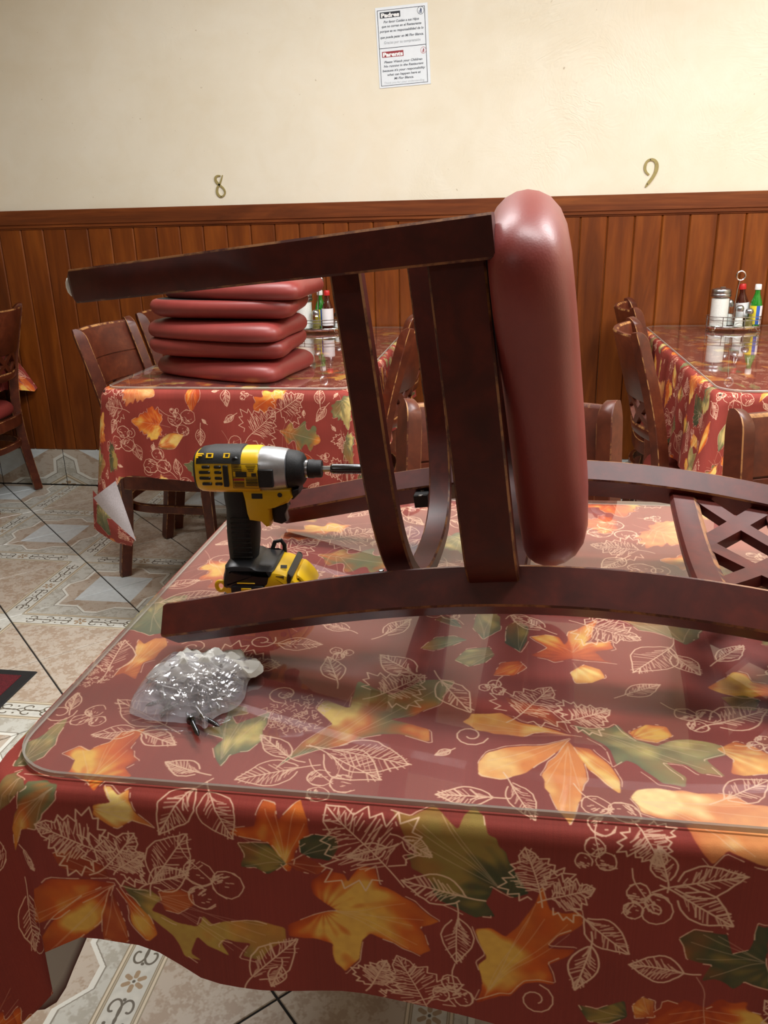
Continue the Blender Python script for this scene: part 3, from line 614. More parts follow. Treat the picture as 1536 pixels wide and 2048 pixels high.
def mk_cloth():
    t = NT('autumn_leaf_cloth'); tc = t.new('ShaderNodeTexCoord'); uvn = t.new('ShaderNodeUVMap'); uvn.uv_map = 'UVMap'
    im = t.new('ShaderNodeTexImage'); im.image = to_image('autumn_leaf_print', cloth_print()); im.interpolation = 'Cubic'; t.l(uvn.outputs[0], im.inputs[0])
    v = t.coord('Object'); n = t.noise(v, 900, 2); at = t.new('ShaderNodeAttribute'); at.attribute_name = 'hem'
    back = t.mix(at.outputs['Fac'], srgb(196, 188, 184), srgb(92, 28, 26))
    geo = t.new('ShaderNodeNewGeometry')
    c = t.mix(geo.outputs['Backfacing'], im.outputs[0], back)
    t.set(Base_Color=c, Roughness=.75); t.bsdf.inputs['Specular IOR Level'].default_value = .25; t.bump(n, .15, .0006); return t.m
M['cloth'] = mk_cloth()
def mk_print():
    t = NT('autumn_leaf_cloth_turned'); uvn = t.new('ShaderNodeUVMap'); uvn.uv_map = 'UVMap'
    im = t.new('ShaderNodeTexImage'); im.image = bpy.data.images['autumn_leaf_print']; t.l(uvn.outputs[0], im.inputs[0])
    t.set(Base_Color=im.outputs[0], Roughness=.75); return t.m
M['cloth_print'] = mk_print()
def mk_tile():
    t = NT('ornament_floor_tile'); uvn = t.new('ShaderNodeUVMap'); uvn.uv_map = 'UVMap'
    im = t.new('ShaderNodeTexImage'); im.image = to_image('ornament_tile_print', tile_print()); t.l(uvn.outputs[0], im.inputs[0])
    t.set(Base_Color=im.outputs[0], Roughness=.3); t.bump(t.noise(t.coord('Object'), 12), .03, .002); return t.m
M['tile'] = mk_tile()
# ------------------------------------------------------------------ the room
YW = 3.57; X0, X1, Y0 = -3.9, 2.2, -2.2
def slab(name, lo, hi, mat, kind='structure'):
    b = MB(); b.box([(p+q)/2 for p, q in zip(lo, hi)], [q-p for p, q in zip(lo, hi)])
    return tag(b.build(name, mat, smooth=False), kind=kind)
floor = slab('floor', (X0-.1, Y0-.1, -.10), (X1+.1, YW+.1, -.003), M['grout'])
wall_back = slab('wall_back', (X0-.1, YW, -.1), (X1+.1, YW+.12, CEIL), M['wall'])
wall_left = slab('wall_left', (X0-.12, Y0-.1, -.1), (X0, YW, CEIL), M['plain_wall'])
wall_right = slab('wall_right', (X1, Y0-.1, -.1), (X1+.12, YW, CEIL), M['plain_wall'])
wall_front = slab('wall_front', (X0-.1, Y0-.12, -.1), (X1+.1, Y0, CEIL), M['dark_wall'])
ceiling = slab('ceiling', (X0-.1, Y0-.1, CEIL), (X1+.1, YW+.1, CEIL+.1), M['ceiling'])

# floor tiles, laid at 45 degrees, one object each; the white corners meet four to a joint
TS = .349; G = .0022; ta = Vector((math.sqrt(.5), math.sqrt(.5), 0)); tb = Vector((math.sqrt(.5), -math.sqrt(.5), 0)); T0 = Vector((-1.331, 2.440, 0))
def clip(poly, ax, lim, keep_less):
    out = []
    for i in range(len(poly)):
        p, q = poly[i], poly[(i+1) % len(poly)]; ip = (p[0][ax] <= lim) == keep_less; iq = (q[0][ax] <= lim) == keep_less
        if ip: out.append(p)
        if ip != iq:
            t = (lim-p[0][ax])/(q[0][ax]-p[0][ax]); out.append((p[0].lerp(q[0], t), p[1].lerp(q[1], t)))
    return out
def tile_mesh(poly, name='floor_tile', thick=.004):
    """poly: list of (position, uv); top face with a small bevel and sides"""
    n = len(poly); c = sum((p for p, _ in poly), Vector((0, 0, 0)))/n; b = .0016
    vs = []; uv = []
    for z, ins in ((-thick, 0), (-b, 0), (0, b)):
        for p, u in poly: d = (c-p); vs.append(p+d.normalized()*ins+Vector((0, 0, z))); uv.append(tuple(u))
    mb = MB(); fs = [tuple(2*n+i for i in range(n))]
    for k in (0, 1): fs += [(k*n+i, k*n+(i+1) % n, (k+1)*n+(i+1) % n, (k+1)*n+i) for i in range(n)]
    mb.add(vs, fs); me = bpy.data.meshes.new(name); me.from_pydata([tuple(v) for v in mb.v], [], mb.f); me.materials.append(M['tile'])
    ul = me.uv_layers.new(name='UVMap'); li = np.empty(len(me.loops), np.int32); me.loops.foreach_get('vertex_index', li)
    ul.data.foreach_set('uv', np.array(uv, np.float32)[li].ravel()); me.update(); return me
h = TS/2-G
def base_poly():
    return [(ta*(s*h)+tb*(t*h), Vector((.5+.5*s*(1-G/h), .5+.5*t*(1-G/h)))) for s, t in ((-1, -1), (-1, 1), (1, 1), (1, -1))]
whole = tile_mesh(base_poly())
def rotz(v, k):
    for _ in range(k % 4): v = Vector((-v.y, v.x, 0))
    return v
for i in range(-16, 20):
    for j in range(-20, 16):
        c = T0+ta*((i+.5)*TS)+tb*((j+.5)*TS)
        if c.x < X0-.24 or c.x > X1+.24 or c.y < Y0-.24 or c.y > YW+.24: continue
        # local (+a,+b) is the white corner; bring it to the (even, even) vertex
        sa = 1 if i % 2 else -1; sb = 1 if j % 2 else -1
        # rotations by 90 degrees take a -> -b -> -a -> b
        k = {(1, 1): 0, (1, -1): 1, (-1, -1): 2, (-1, 1): 3}[(sa, sb)]
        if X0+.25 < c.x < X1-.25 and Y0+.25 < c.y < YW-.25:
            o = link('floor_tile', whole, floor, (c.x, c.y, 0), (0, 0, k*PI/2))
        else:
            poly = [(rotz(p, k)+c, u) for p, u in base_poly()]
            for ax, lim, kl in ((0, X0+.001, False), (0, X1-.001, True), (1, Y0+.001, False), (1, YW-.014, True)):
                poly = clip(poly, ax, lim, kl)
                if len(poly) < 3: break
            if len(poly) < 3: continue
            cc = sum((p for p, _ in poly), Vector((0, 0, 0)))/len(poly)
            link('floor_tile', tile_mesh([(p-cc, u) for p, u in poly]), floor, tuple(cc))
# cut tiles up the foot of the wall
bb = MB(); bb.box(((X0+X1)/2, YW-.003, .09), (X1-X0-.01, .005, .182))
base = tag(bb.build('baseboard_back', M['grout'], smooth=False), kind='structure')
x = -2.448-4*.3385; k = 0
while x < X1-.05:
    xa, xb = max(x+.002, X0+.003), min(x+.3385-.002, X1-.003); dd = .24
    poly = []
    for px_, pz in ((xa, .004), (xb, .004), (xb, .180), (xa, .180)):
        s, t = (px_-xa)/.349, pz/.349
        u = Vector((.5+.5*(s*1.0)-.0, .5+.5*(t*1.9))) if k % 2 else Vector((1-.5*s, .5+.5*(t*1.9)))
        poly.append((Vector((px_-(xa+xb)/2, pz-.092, 0)), u))
    me = tile_mesh(poly, 'wall_tile'); o = link('base_tile', me, base, ((xa+xb)/2, YW-.0095, .092), (PI/2, 0, 0))
    x += .3385; k += 1
# tongue and groove planks: one mesh, one object per plank
PWD = .1045; pk = MB(); zb, zt = .182, 1.176; hx = PWD/2-.0006
sec = [(-hx, .000), (-hx, -.0075), (-hx+.0045, -.012), (hx-.0045, -.012), (hx, -.0075), (hx, .000)]
pk.loft([[(a, b, zb-.68) for a, b in sec], [(a, b, zt-.68) for a, b in sec]])
x = .472-42*PWD+PWD/2; first = None
while x < X1-.06:
    if x > X0+.055:
        if first is None: first = pk.build('plank', M['plank'], wall_back, False, (x, YW, .68))
        else: link('plank', first.data, wall_back, (x, YW, .68))
    x += PWD
# chair rail: a flat board with a small cove and bead under it
rl = MB(); sec = [(0, 1.254), (-.019, 1.254), (-.022, 1.251), (-.022, 1.196), (-.018, 1.192), (-.018, 1.189), (-.021, 1.186), (-.021, 1.182), (-.016, 1.179), (-.016, 1.176), (-.013, 1.174), (0, 1.174)]
rl.loft([[(X0+.002, YW+a, z) for a, z in sec], [(X1-.002, YW+a, z) for a, z in sec]])
tag(rl.build('trim_1', M['rail'], smooth=False), kind='structure')

# ceiling lamps (above the frame)
for lx, ly in LAMPS:
    r0 = empty('ceiling_lamp', (lx, ly, CEIL-.03), cat='lamp')
    hb = MB(); hb.bbox((0, 0, 0), (1.26, .34, .058), .008); hb.build('housing', M['white_plastic'], r0)
LB = {(-.75, 2.0): 'white ceiling lamp over the aisle in front of the table under the eight', (1.40, 1.95): 'white ceiling lamp over the table under the nine', (.45, .92): 'white ceiling lamp above the upturned chair', (-1.2, -1.6): 'white ceiling lamp behind and to the left of the viewer'}
for o in list(bpy.data.objects):
    if o.name.startswith('ceiling_lamp') and o.type == 'EMPTY':
        key = min(LB, key=lambda q: (q[0]-o.location.x)**2+(q[1]-o.location.y)**2); o['label'] = LB[key]; o['group'] = 'ceiling lamps'
# ------------------------------------------------------------------ tables: pedestal table, cloth, glass
def boundary(x0, x1, y0, y1, r, step=.018):
    """rounded rectangle walked counter-clockwise: (point, normal, side or corner fraction)"""
    P = []
    def line(a, b, n, nm):
        k = max(2, int(math.dist(a, b)/step))
        for i in range(k): P.append(((a[0]+(b[0]-a[0])*i/k, a[1]+(b[1]-a[1])*i/k), n, nm, None))
    def arc(cx, cy, a0, nm, k=14):
        for i in range(k):
            a = math.radians(a0+90*i/k); P.append(((cx+r*math.cos(a), cy+r*math.sin(a)), (math.cos(a), math.sin(a)), nm, i/k))
    line((x0+r, y0), (x1-r, y0), (0, -1), 'front'); arc(x1-r, y0+r, 270, ('right', 'front'))
    line((x1, y0+r), (x1, y1-r), (1, 0), 'right'); arc(x1-r, y1-r, 0, ('right', 'back'))
    line((x1-r, y1), (x0+r, y1), (0, 1), 'back'); arc(x0+r, y1-r, 90, ('left', 'back'))
    line((x0, y1-r), (x0, y0+r), (-1, 0), 'left'); arc(x0+r, y0+r, 180, ('left', 'front'))
    return P
def cloth(x0, x1, y0, y1, ztop, drop, uvo=(0, 0), r=.035, amp=.010, seed=1, rows=16, ear=.30, flare=.07, waves=26, hemfn=None, earfn=None, flat_back=False, ear_back=None):
    rr = random.Random(seed); B = boundary(x0, x1, y0, y1, r); n = len(B); ph = [rr.uniform(0, 6) for _ in range(4)]
    mb = MB(); mb.uv = []; hem = []; rb = .010
    for k in range(rows+1):
        s = 0
        for (p, nr, side, fr) in B:
            s = p[0]+p[1]*1.3+(fr or 0)*.3
            if isinstance(side, tuple):
                dx, dy = drop[side[0]]+r, drop[side[1]]+r
                D = min(dx/max(1e-4, abs(nr[0])), dy/max(1e-4, abs(nr[1])))-r
                D = min(D, 1.0*math.hypot(dx, dy)); e = max(0, math.sin(fr*PI))**2
                if earfn: D = earfn(side, fr, D)
            else: D = drop[side]; e = 0
            if hemfn and not isinstance(side, tuple): D = hemfn(side, p, D)
            t = k/rows; d = D*t
            # bend over the edge, then hang
            if d < rb*1.57: a = d/rb; off, dz = rb*math.sin(a), rb*(1-math.cos(a))
            else: off, dz = rb, rb+(d-rb*1.57)
            am = amp*t**1.2; wv = math.sin(s*waves+ph[0])*.6+math.sin(s*waves*.53+ph[1])*.6+math.sin(s*waves*1.9+ph[2])*.2
            if side == 'back' and flat_back: off += .002; wv = 0
            elif isinstance(side, tuple) and flat_back and side[1] == 'back': off += (ear*.25 if ear_back is None else ear_back)*(1-fr if side[0] == 'right' else fr)*d*e**.5
            else: off += flare*d+am*wv+ear*d*e
            x, y = p[0]+nr[0]*off, p[1]+nr[1]*off
            if isinstance(side, str) is False and flat_back and side[1] == 'back': y = min(y, y1+.05 if ear_back else y1+.014)
            mb.v.append((x, y, ztop-dz)); mb.uv.append(((p[0]+nr[0]*d+uvo[0]-PU0)/PW, (p[1]+nr[1]*d+uvo[1]-PV0)/PH)); hem.append(1.0 if D-d < .013 else 0.0)
    for k in range(rows):
        for i in range(n):
            j = (i+1) % n; mb.f.append((k*n+i, (k+1)*n+i, (k+1)*n+j, k*n+j)); mb.m.append(0)
    mb.f.append(tuple(range(n))); mb.m.append(0)
    me = bpy.data.meshes.new('tablecloth'); me.from_pydata(mb.v, [], mb.f); me.materials.append(M['cloth'])
    ul = me.uv_layers.new(name='UVMap'); li = np.empty(len(me.loops), np.int32); me.loops.foreach_get('vertex_index', li)
    ul.data.foreach_set('uv', np.array(mb.uv, np.float32)[li].ravel())
    at = me.attributes.new('hem', 'FLOAT', 'POINT'); at.data.foreach_set('value', hem); me.update()
    me.polygons.foreach_set('use_smooth', [True]*len(me.polygons)); return link('tablecloth', me)
def glass_sheet(x0, x1, y0, y1, r, z0, z1, label):
    mb = MB(); c = .0012
    rings = []
    for z, i in ((z0, c), (z0+c, 0), (z1-c, 0), (z1, c)): rings.append([(x, y, z) for x, y in rrect(x0+i, x1-i, y0+i, y1-i, r, 10)])
    n = len(rings[0]); mb.loft(rings, 0, True, True, lambda i, j: 1)
    o = mb.build('glass_sheet', [M['glass'], M['glass_edge']], smooth=True, ang=20)
    return tag(o, label, 'glass top')
def pedestal_table(cx, cy, sx, sy, label, pc=None, group=None):
    t = empty('pedestal_table', (cx, cy, 0), 0, label, 'table', group); px_, py_ = pc or (0, 0)
    b = MB(); b.bbox((0, 0, .729), (sx-.006, sy-.006, .032), .004); b.build('tabletop', M['table_wood'], t)
    b = MB(); b.lathe([(.04, .10), (.036, .12), (.036, .66), (.05, .69), (.05, .713)], 20, (px_, py_, 0)); b.build('column', M['black_iron'], t)
    b = MB()
    for k in range(4):
        a = k*PI/2+PI/4*0; R = Matrix.Rotation(a, 3, 'Z'); L = .26 if k % 2 else .2
        b.loft([[Vector((px_, py_, 0))+R @ Vector((x, y*wd, z)) for y, z in ((-1, zb), (1, zb), (1, zt), (-1, zt))] for x, wd, zb, zt in ((.0, .035, .03, .11), (L*.6, .03, .016, .07), (L, .024, .0, .035))])
    b.lathe([(.055, .03), (.055, .09), (.04, .112)], 20, (px_, py_, 0)); b.build('base_feet', M['black_iron'], t)
    return t
ZG = .755; ZC = .7475      # glass top, glass underside, cloth top
def place_setting(x0, x1, y0, y1, drop, name, uvo, seed, pc=None, glass_r=.05, **kw):
    t = pedestal_table((x0+x1)/2, (y0+y1)/2, x1-x0, y1-y0, name[0], pc)
    c = cloth(x0, x1, y0, y1, ZC, drop, uvo, seed=seed, **kw); tag(c, name[1], 'tablecloth')
    g = glass_sheet(x0+.007, x1-.007, y0+.004, y1-.004, glass_r, ZC+.001, ZG, name[2])
    return t, c, g
# near table: long side to the viewer
NX0, NX1, NY0, NY1 = -.434, .79, .532, 1.295
def near_hem(side, p, D):
    if side == 'front':
        return float(np.interp(p[0], [-.44, -.40, -.36, -.30, -.25, -.12, .02, .2, .5, .8], [.23, .18, .158, .163, .195, .196, .205, .215, .2, .21]))
    if side == 'left': return float(np.interp(p[1], [.53, .60, .66, .8, 1.3], [.32, .34, .32, .28, .27]))+.008*math.sin(p[1]*17)
    return D
def near_ear(side, fr, D):
    if side == ('left', 'front'): return .32*(1-fr)+.23*fr
    return D
near = place_setting(NX0, NX1, NY0, NY1, dict(front=.16, back=.2, left=.26, right=.25),
    ('dark pedestal table nearest the viewer, hidden under its cloth', 'burgundy autumn leaf tablecloth on the nearest table, under the upturned chair', 'clear glass sheet on the nearest table, carrying the upturned chair and drill'), (0, 0), 3, glass_r=.06, hemfn=near_hem, earfn=near_ear, amp=.006, ear=.24, flare=.02, pc=(.25, .12))
T8 = (-1.15, -.42, 2.19, 3.535)
def t8_hem(side, p, D):
    if side == 'front': return float(np.interp(p[0], [-1.15, -1.09, -1.03, -.9, -.7, -.5, -.4], [.28, .255, .255, .268, .272, .28, .29]))
    return D
def t8_ear(side, fr, D):
    if side == ('left', 'front'): return .29+.13*math.sin(min(1, fr*1.15)*PI)**1.2-(.01*fr)
    return D
t8 = place_setting(*T8, dict(front=.28, back=.1, left=.27, right=.27),
    ('dark pedestal table below the brass eight, hidden under its cloth', 'burgundy autumn leaf tablecloth on the table below the brass eight, one corner turned up', 'clear glass sheet on the table with the stacked red cushions'), (.37, -1.98), 5, pc=(0, .15), hemfn=t8_hem, earfn=t8_ear, amp=.011, ear=.10, flat_back=True)
T9 = (.53, 1.29, 2.19, 3.535)
t9 = place_setting(*T9, dict(front=.27, back=.1, left=.27, right=.27),
    ('dark pedestal table below the brass nine, hidden under its cloth', 'burgundy autumn leaf tablecloth on the table at the right edge, below the brass nine', 'clear rounded glass sheet under the sugar dispenser at the right'), (-1.05, -1.70), 8, pc=(0, .15), amp=.014, glass_r=.07, flat_back=True)
t7 = place_setting(-3.06, -2.325, 2.19, 3.505, dict(front=.27, back=.1, left=.27, right=.27),
    ('dark pedestal table at the far left edge, mostly outside the frame', 'burgundy autumn leaf tablecloth at the far left edge behind the cropped chair', 'clear glass sheet on the table outside the left edge'), (1.7, -2.2), 9, pc=(0, .15), flat_back=True, ear=.2, ear_back=1.0)
# the turned-up corner of the cloth under the eight: white back showing
fl = MB(); fl.uv = []
tri = [(-1.170, 2.098, .452), (-1.090, 2.088, .508), (-1.060, 2.104, .320)]
N_ = 8
for i in range(N_+1):
    for j in range(N_+1-i):
        u, v = i/N_, j/N_; q = Vector(tri[0])*(1-u-v)+Vector(tri[1])*u+Vector(tri[2])*v
        q.y -= .012*math.sin(PI*min(1, u+v))*(1-abs(u-v)*.5); fl.v.append(tuple(q)); fl.uv.append((u*.1, v*.1))
idx = {}; c_ = 0
for i in range(N_+1):
    for j in range(N_+1-i): idx[(i, j)] = c_; c_ += 1
for i in range(N_):
    for j in range(N_-i):
        fl.f.append((idx[i, j], idx[i+1, j], idx[i, j+1])); fl.m.append(0)
        if i+j < N_-1: fl.f.append((idx[i+1, j], idx[i+1, j+1], idx[i, j+1])); fl.m.append(0)
M['cloth_back'] = simple('white_flannel_back', srgb(206, 200, 206), .85, nscale=300, bump=.2)
tag(fl.build('turned_corner', M['cloth_back'], t8[1]), 'white flannel underside of the turned-up corner')

hc = MB(); hc.uv = []
pa, pb, pc_, pd_ = Vector((-1.176, 2.112, .47)), Vector((-1.062, 2.108, .330)), Vector((-1.078, 2.112, .302)), Vector((-1.190, 2.116, .352))
for i in range(9):
    for j in range(9):
        u, v = i/8, j/8; q = (pa*(1-u)+pb*u)*(1-v)+(pd_*(1-u)+pc_*u)*v; q.y -= .010*math.sin(PI*u)*math.sin(PI*v)+.004*v; q.z -= .012*v*math.sin(PI*u)
        hc.v.append(tuple(q)); hc.uv.append((.05+.17*u, .62-.12*v))
        if i < 8 and j < 8: hc.f.append((i*9+j, (i+1)*9+j, (i+1)*9+j+1, i*9+j+1)); hc.m.append(0)
ho = hc.build('hanging_corner', M['cloth_print'], t8[1])
# ------------------------------------------------------------------ chairs
TAU = math.radians(7.0); HW, HF = .187, .205
CH = .868; ARCH = .068
PHI = math.radians(40); W2, W1 = .041, .033
def postF(u):
    t = u/CH; b = ARCH*math.sin(PI*min(1, max(0, t)))**1.08 if 0 < t < 1 else 0
    return -u*math.tan(TAU)+b
def postL(u): return HW-.006*(u/CH)
def chair_post(side, k=26):
    mb = MB(); rings = []
    us = [0, .004]+[.004+(CH-.044)*i/k for i in range(1, k+1)]+[CH-.04+.04*f for f in (.3, .55, .75, .88, .96, 1)]
    for u in us:
        f0, f1 = postF(max(0, u-.006)), postF(min(CH, u+.006)); du = min(CH, u+.006)-max(0, u-.006)
        tl = math.hypot(f1-f0, du); tf, tu = (f1-f0)/tl, du/tl          # tangent
        nf, nu = tu, -tf                                               # forward normal
        e = 0.0 if u < CH-.04 else (u-CH+.04)/.04
        sc = math.sqrt(max(.02, 1-e*e*.93)); shr = .9+.1*math.sin(PI*u/CH)
        w2, w1 = W2/2*sc*shr, W1/2*(1-.35*e*e)
        if u == 0: w2 *= .93; w1 *= .93
        c = .0019*sc
        sh = (W2/2*(1-sc))*.75                                          # tip leans back
        L0, F0, U0 = side*postL(u), postF(u), u
        # n1 = outward/front normal, t = inward/front tangent
        n1L, n1n = side*math.cos(PHI), math.sin(PHI); tL, tn = -side*math.sin(PHI), math.cos(PHI)
        R = []
        for a, b in ((w2-c, w1), (w2, w1-c), (w2, -w1+c), (w2-c, -w1), (-w2+c, -w1), (-w2, -w1+c), (-w2, w1-c), (-w2+c, w1)):
            a -= sh
            dl, dn = a*tL+b*n1L, a*tn+b*n1n
            R.append((L0+dl, F0+dn*nf, U0+dn*nu))
        rings.append(R)
    mb.loft(rings, 0, True, True, lambda i, j: 1 if j % 2 == 0 else 0)
    return mb
def chair_front_leg(side):
    mb = MB(); rings = []; n = 8
    for i in range(n+1):
        t = i/n; u = .386*t; f = .355-.0095*t; wf = (.030+.006*t)/2; wl = (.024+.008*t)/2; L = side*HF
        if i == 0: rings.append([(L+a*(wl-.003), f+b*(wf-.003), 0) for a, b in OCT(.25)])
        rings.append([(L+a*wl, f+b*wf, max(u, .004)) for a, b in OCT(.12)])
    mb.loft(rings, 0, True, True, lambda i, j: 1 if j % 2 == 0 else 0); return mb
def OCT(c): return [(1-c, -1), (1, -1+c), (1, 1-c), (1-c, 1), (-1+c, 1), (-1, 1-c), (-1, -1+c), (-1+c, -1)]
def hoop(path, u0, u1, th, worn=1):
    """bent-wood band: path in (L, F), standing u0..u1"""
    mb = MB(); rings = []; n = len(path); c = .002
    for i in range(n):
        a, b = path[max(0, i-1)], path[min(n-1, i+1)]; d = math.dist(a, b); tx, ty = (b[0]-a[0])/d, (b[1]-a[1])/d; nx, ny = ty, -tx
        R = []
        for s, u in ((-th/2+c, u0), (th/2-c, u0), (th/2, u0+c), (th/2, u1-c), (th/2-c, u1), (-th/2+c, u1), (-th/2, u1-c), (-th/2, u0+c)):
            R.append((path[i][0]+nx*s, path[i][1]+ny*s, u))
        rings.append(R)
    mb.loft(rings, 0, True, True, lambda i, j: 1 if j in (1, 3, 5, 7) else 0); return mb
def ushape(lw, f_front, f_back, corner, n=14):
    """U from left front, around the back, to right front"""
    P = [(-lw, f_front), (-lw*.995, (f_front+corner)/2+.02)]
    for i in range(2*n+1):
        a = PI*i/(2*n); ex = .72
        x = -math.copysign(abs(math.cos(a))**ex, math.cos(a))*lw*.99; y = corner-(corner-f_back)*(math.sin(a)**ex)
        P.append((x, y))
    P += [(lw*.995, (f_front+corner)/2+.02), (lw, f_front)]; return P
CBULGE = .036
BTAPER = 0.0
def kbulge(u): return CBULGE*(1-BTAPER*(u-.55)/.31)
def back_panel(u0, u1, th, half, groove=None, top_round=False, nL=18):
    mb = MB(); rings = []
    for i in range(nL+1):
        L = -half+2*half*i/nL; fq = (1-(L/half)**2)
        R = []
        c = .004
        pts = [(-th/2, u0+c), (-th/2, u1-c*1.5), (-th/2+c, u1), (th/2-c, u1), (th/2, u1-c*1.5)]
        if groove: pts += [(th/2, groove+.0025), (th/2-.004, groove+.0012), (th/2-.004, groove-.0012), (th/2, groove-.0025)]
        pts += [(th/2, u0+c), (th/2-c, u0), (-th/2+c, u0)]
        for dn, u in pts: R.append((L, postF(u)-kbulge(u)*fq+dn-.004, u))
        rings.append(R)
    m = 2; mb.loft(rings, 0, True, True, lambda i, j: 1 if j in (1, 3) else 0); return mb
def lattice():
    mb = MB(); half = HW-.012; th = .013; wd = .0105
    def bar(L0, U0, L1, U1, k=5):
        rings = []; d = math.hypot(L1-L0, U1-U0); nl, nu = -(U1-U0)/d*wd, (L1-L0)/d*wd
        for i in range(k+1):
            t = i/k; L, u = L0+(L1-L0)*t, U0+(U1-U0)*t
            R = []
            for s, q in ((-1, -1), (1, -1), (1, 1), (-1, 1)):
                l2, u2 = L+nl*s, u+nu*s; R.append((l2, postF(u2)-kbulge(u2)*(1-(l2/HW)**2)-.004+q*th/2, u2))
            rings.append(R)
        mb.loft(rings)
    for c in (-.118, 0, .118):
        bar(c-.059, .576, c+.059, .672); bar(c-.059, .672, c+.059, .576)
    return mb
CUSH_PLAN = chaikin([(-.140, .018), (-.06, .004), (.06, .004), (.140, .018), (.168, .065), (.205, .22), (.236, .305), (.222, .352), (.12, .378), (0, .384), (-.12, .378), (-.222, .352), (-.236, .305), (-.205, .22), (-.168, .065)], 2)
def cushion_mesh(z0=0.0, th=.072, name='seat_cushion'):
    mb = MB(); cx, cy = 0, .215
    prof = [(.30, 1.0), (.58, .985), (.76, .94), (.87, .86), (.94, .735), (.98, .58), (.998, .43), (.995, .28), (.972, .14), (.94, .05), (.90, .008), (.87, 0), (.5, 0)]
    rings = []
    for s, z in prof:
        R = []
        for x, y in CUSH_PLAN:
            dx, dy = x-cx, y-cy; dd = math.hypot(dx, dy); ins = (1-s)*.17 if s > .7 else None
            k = max(.02, 1-ins/dd) if ins is not None else max(.02, 1-.3*.17/dd)*(s/.7)
            R.append((cx+dx*k, cy+dy*k, z0+z*th))
        rings.append(R)
    mb.loft(rings, 0, True, True, lambda i, j: 1 if i >= 11 else 0); mb.m[-1] = 1
    return mb
def make_chair(label, mat, cushion=True, brackets=False, glides=True, lean=3.6, bulge=.056, worn='worn'):
    global TAU, CBULGE, BTAPER
    BTAPER = .62 if lean > 5 else 0.0
    TAU = math.radians(lean); CBULGE = bulge
    ch = empty('dining_chair', label=label, cat='chair'); wm = [mat, M[worn]]
    for sd in (-1, 1): chair_post(sd).build('rear_post', wm, ch)
    for sd in (-1, 1): chair_front_leg(sd).build('front_leg', wm, ch)
    hoop(ushape(HF-.004, .332, -.004, .085), .328, .377, .020).build('seat_apron', wm, ch)
    hoop(ushape(HF-.022, .335, -.012, .19), .238, .2665, .017).build('stretcher_hoop', wm, ch)
    back_panel(.662, CH-.012, .017, HW+.004, groove=.75).build('crest_rail', wm, ch)
    back_panel(.548, .583, .018, HW).build('lower_rail', wm, ch)
    lattice().build('lattice', mat, ch)
    if glides:
        for L, F in ((-HF, .355), (HF, .355), (-HW, 0), (HW, 0)):
            g = MB(); g.lathe([(.009, -.004), (.010, -.002), (.008, .001)], 12, (L, F, 0)); g.build('glide', M['white_plastic'], ch)
    if cushion:
        cushion_mesh(.378, .069).build('seat_cushion', [M['vinyl'], M['black_fabric']], ch)
    if brackets:
        for sd in (-1, 1):
            b = MB(); b.bbox((sd*(HW-.026), postF(.25)-.004, .222), (.034, .003, .020), .001); b.bbox((sd*(HW-.042), postF(.25)-.012, .222), (.003, .018, .020), .001)
            bo = b.build('bracket', M['black_iron'], ch)
            for d in (0, 1):
                s_ = MB(); s_.lathe([(.0032, 0), (.0030, .0012), (.0018, .0016)], 12, (sd*(HW-.024)-d*sd*.036, postF(.25)-.0025+.004*d, .222+.004*d), 'y'); s_.build('screw', M['screw_steel'], bo)
    return ch
def set_chair(ch, loc, heading):
    """heading: world angle of the chair's forward direction"""
    ch.location = loc; ch.rotation_euler = (0, 0, heading-PI/2); return ch
A_ = make_chair('wooden chair without cushion at the left of the red cushion stack, nearer of two', M['chair_lit'], cushion=False)
A_['group'] = 'dining chairs without cushions'
set_chair(A_, (-1.34, 2.74, .004), math.radians(-1))
def another(label, loc, deg, src=None):
    c = copy_tree(src or A_); c['label'] = label; c['group'] = (src or A_)['group']; return set_chair(c, loc, math.radians(deg))
another('wooden chair half hidden behind the red cushion stack, nearest the wall on the left side', (-1.345, 3.22, .004), 2)
another('wooden chair right of the table below the eight, nearer of two', (-.375, 2.72, .004), 184)
another('wooden chair right of the table below the eight, farther one near the wall', (-.40, 3.235, .004), 184)
another('wooden chair facing the viewer, directly behind the upright red cushion', (.000, 1.455, .004), 270)
another('wooden chair cropped by the right edge, standing behind the nearest table', (.57, 1.39, .004), 269)
D_ = make_chair('wooden chair left of the table below the nine, nearer of two', M['chair_lit'], cushion=True)
D_['group'] = 'dining chairs with cushions'
set_chair(D_, (.425, 2.61, .004), math.radians(-5))
another('wooden chair left of the table below the nine, farther one against the wall', (.50, 3.27, .004), -4, D_)
another('wooden chair cropped by the left edge of the photo, its leg on the white tile', (-2.212, 3.30, .004), 182, D_)
# the chair laid on its back on the near table
LY = make_chair('dark wooden chair lying on its back on the nearest table, red seat upright', M['chair'], True, True, lean=7.0, bulge=.034, worn='worn_dark')
LY['group'] = 'dining chairs with cushions'
yw = math.radians(-3.5); s_, c_ = math.sin(TAU), math.cos(TAU); Rz = Matrix.Rotation(yw, 3, 'Z')
Lv = Rz @ Vector((0, 1, 0)); Fv = Rz @ Vector((-s_, 0, c_)); Uv = Rz @ Vector((c_, 0, s_)); LO = Vector((-.3425, .9395, .7845))
LY.matrix_world = Matrix(((Lv.x, Fv.x, Uv.x, LO.x), (Lv.y, Fv.y, Uv.y, LO.y), (Lv.z, Fv.z, Uv.z, LO.z), (0, 0, 0, 1)))

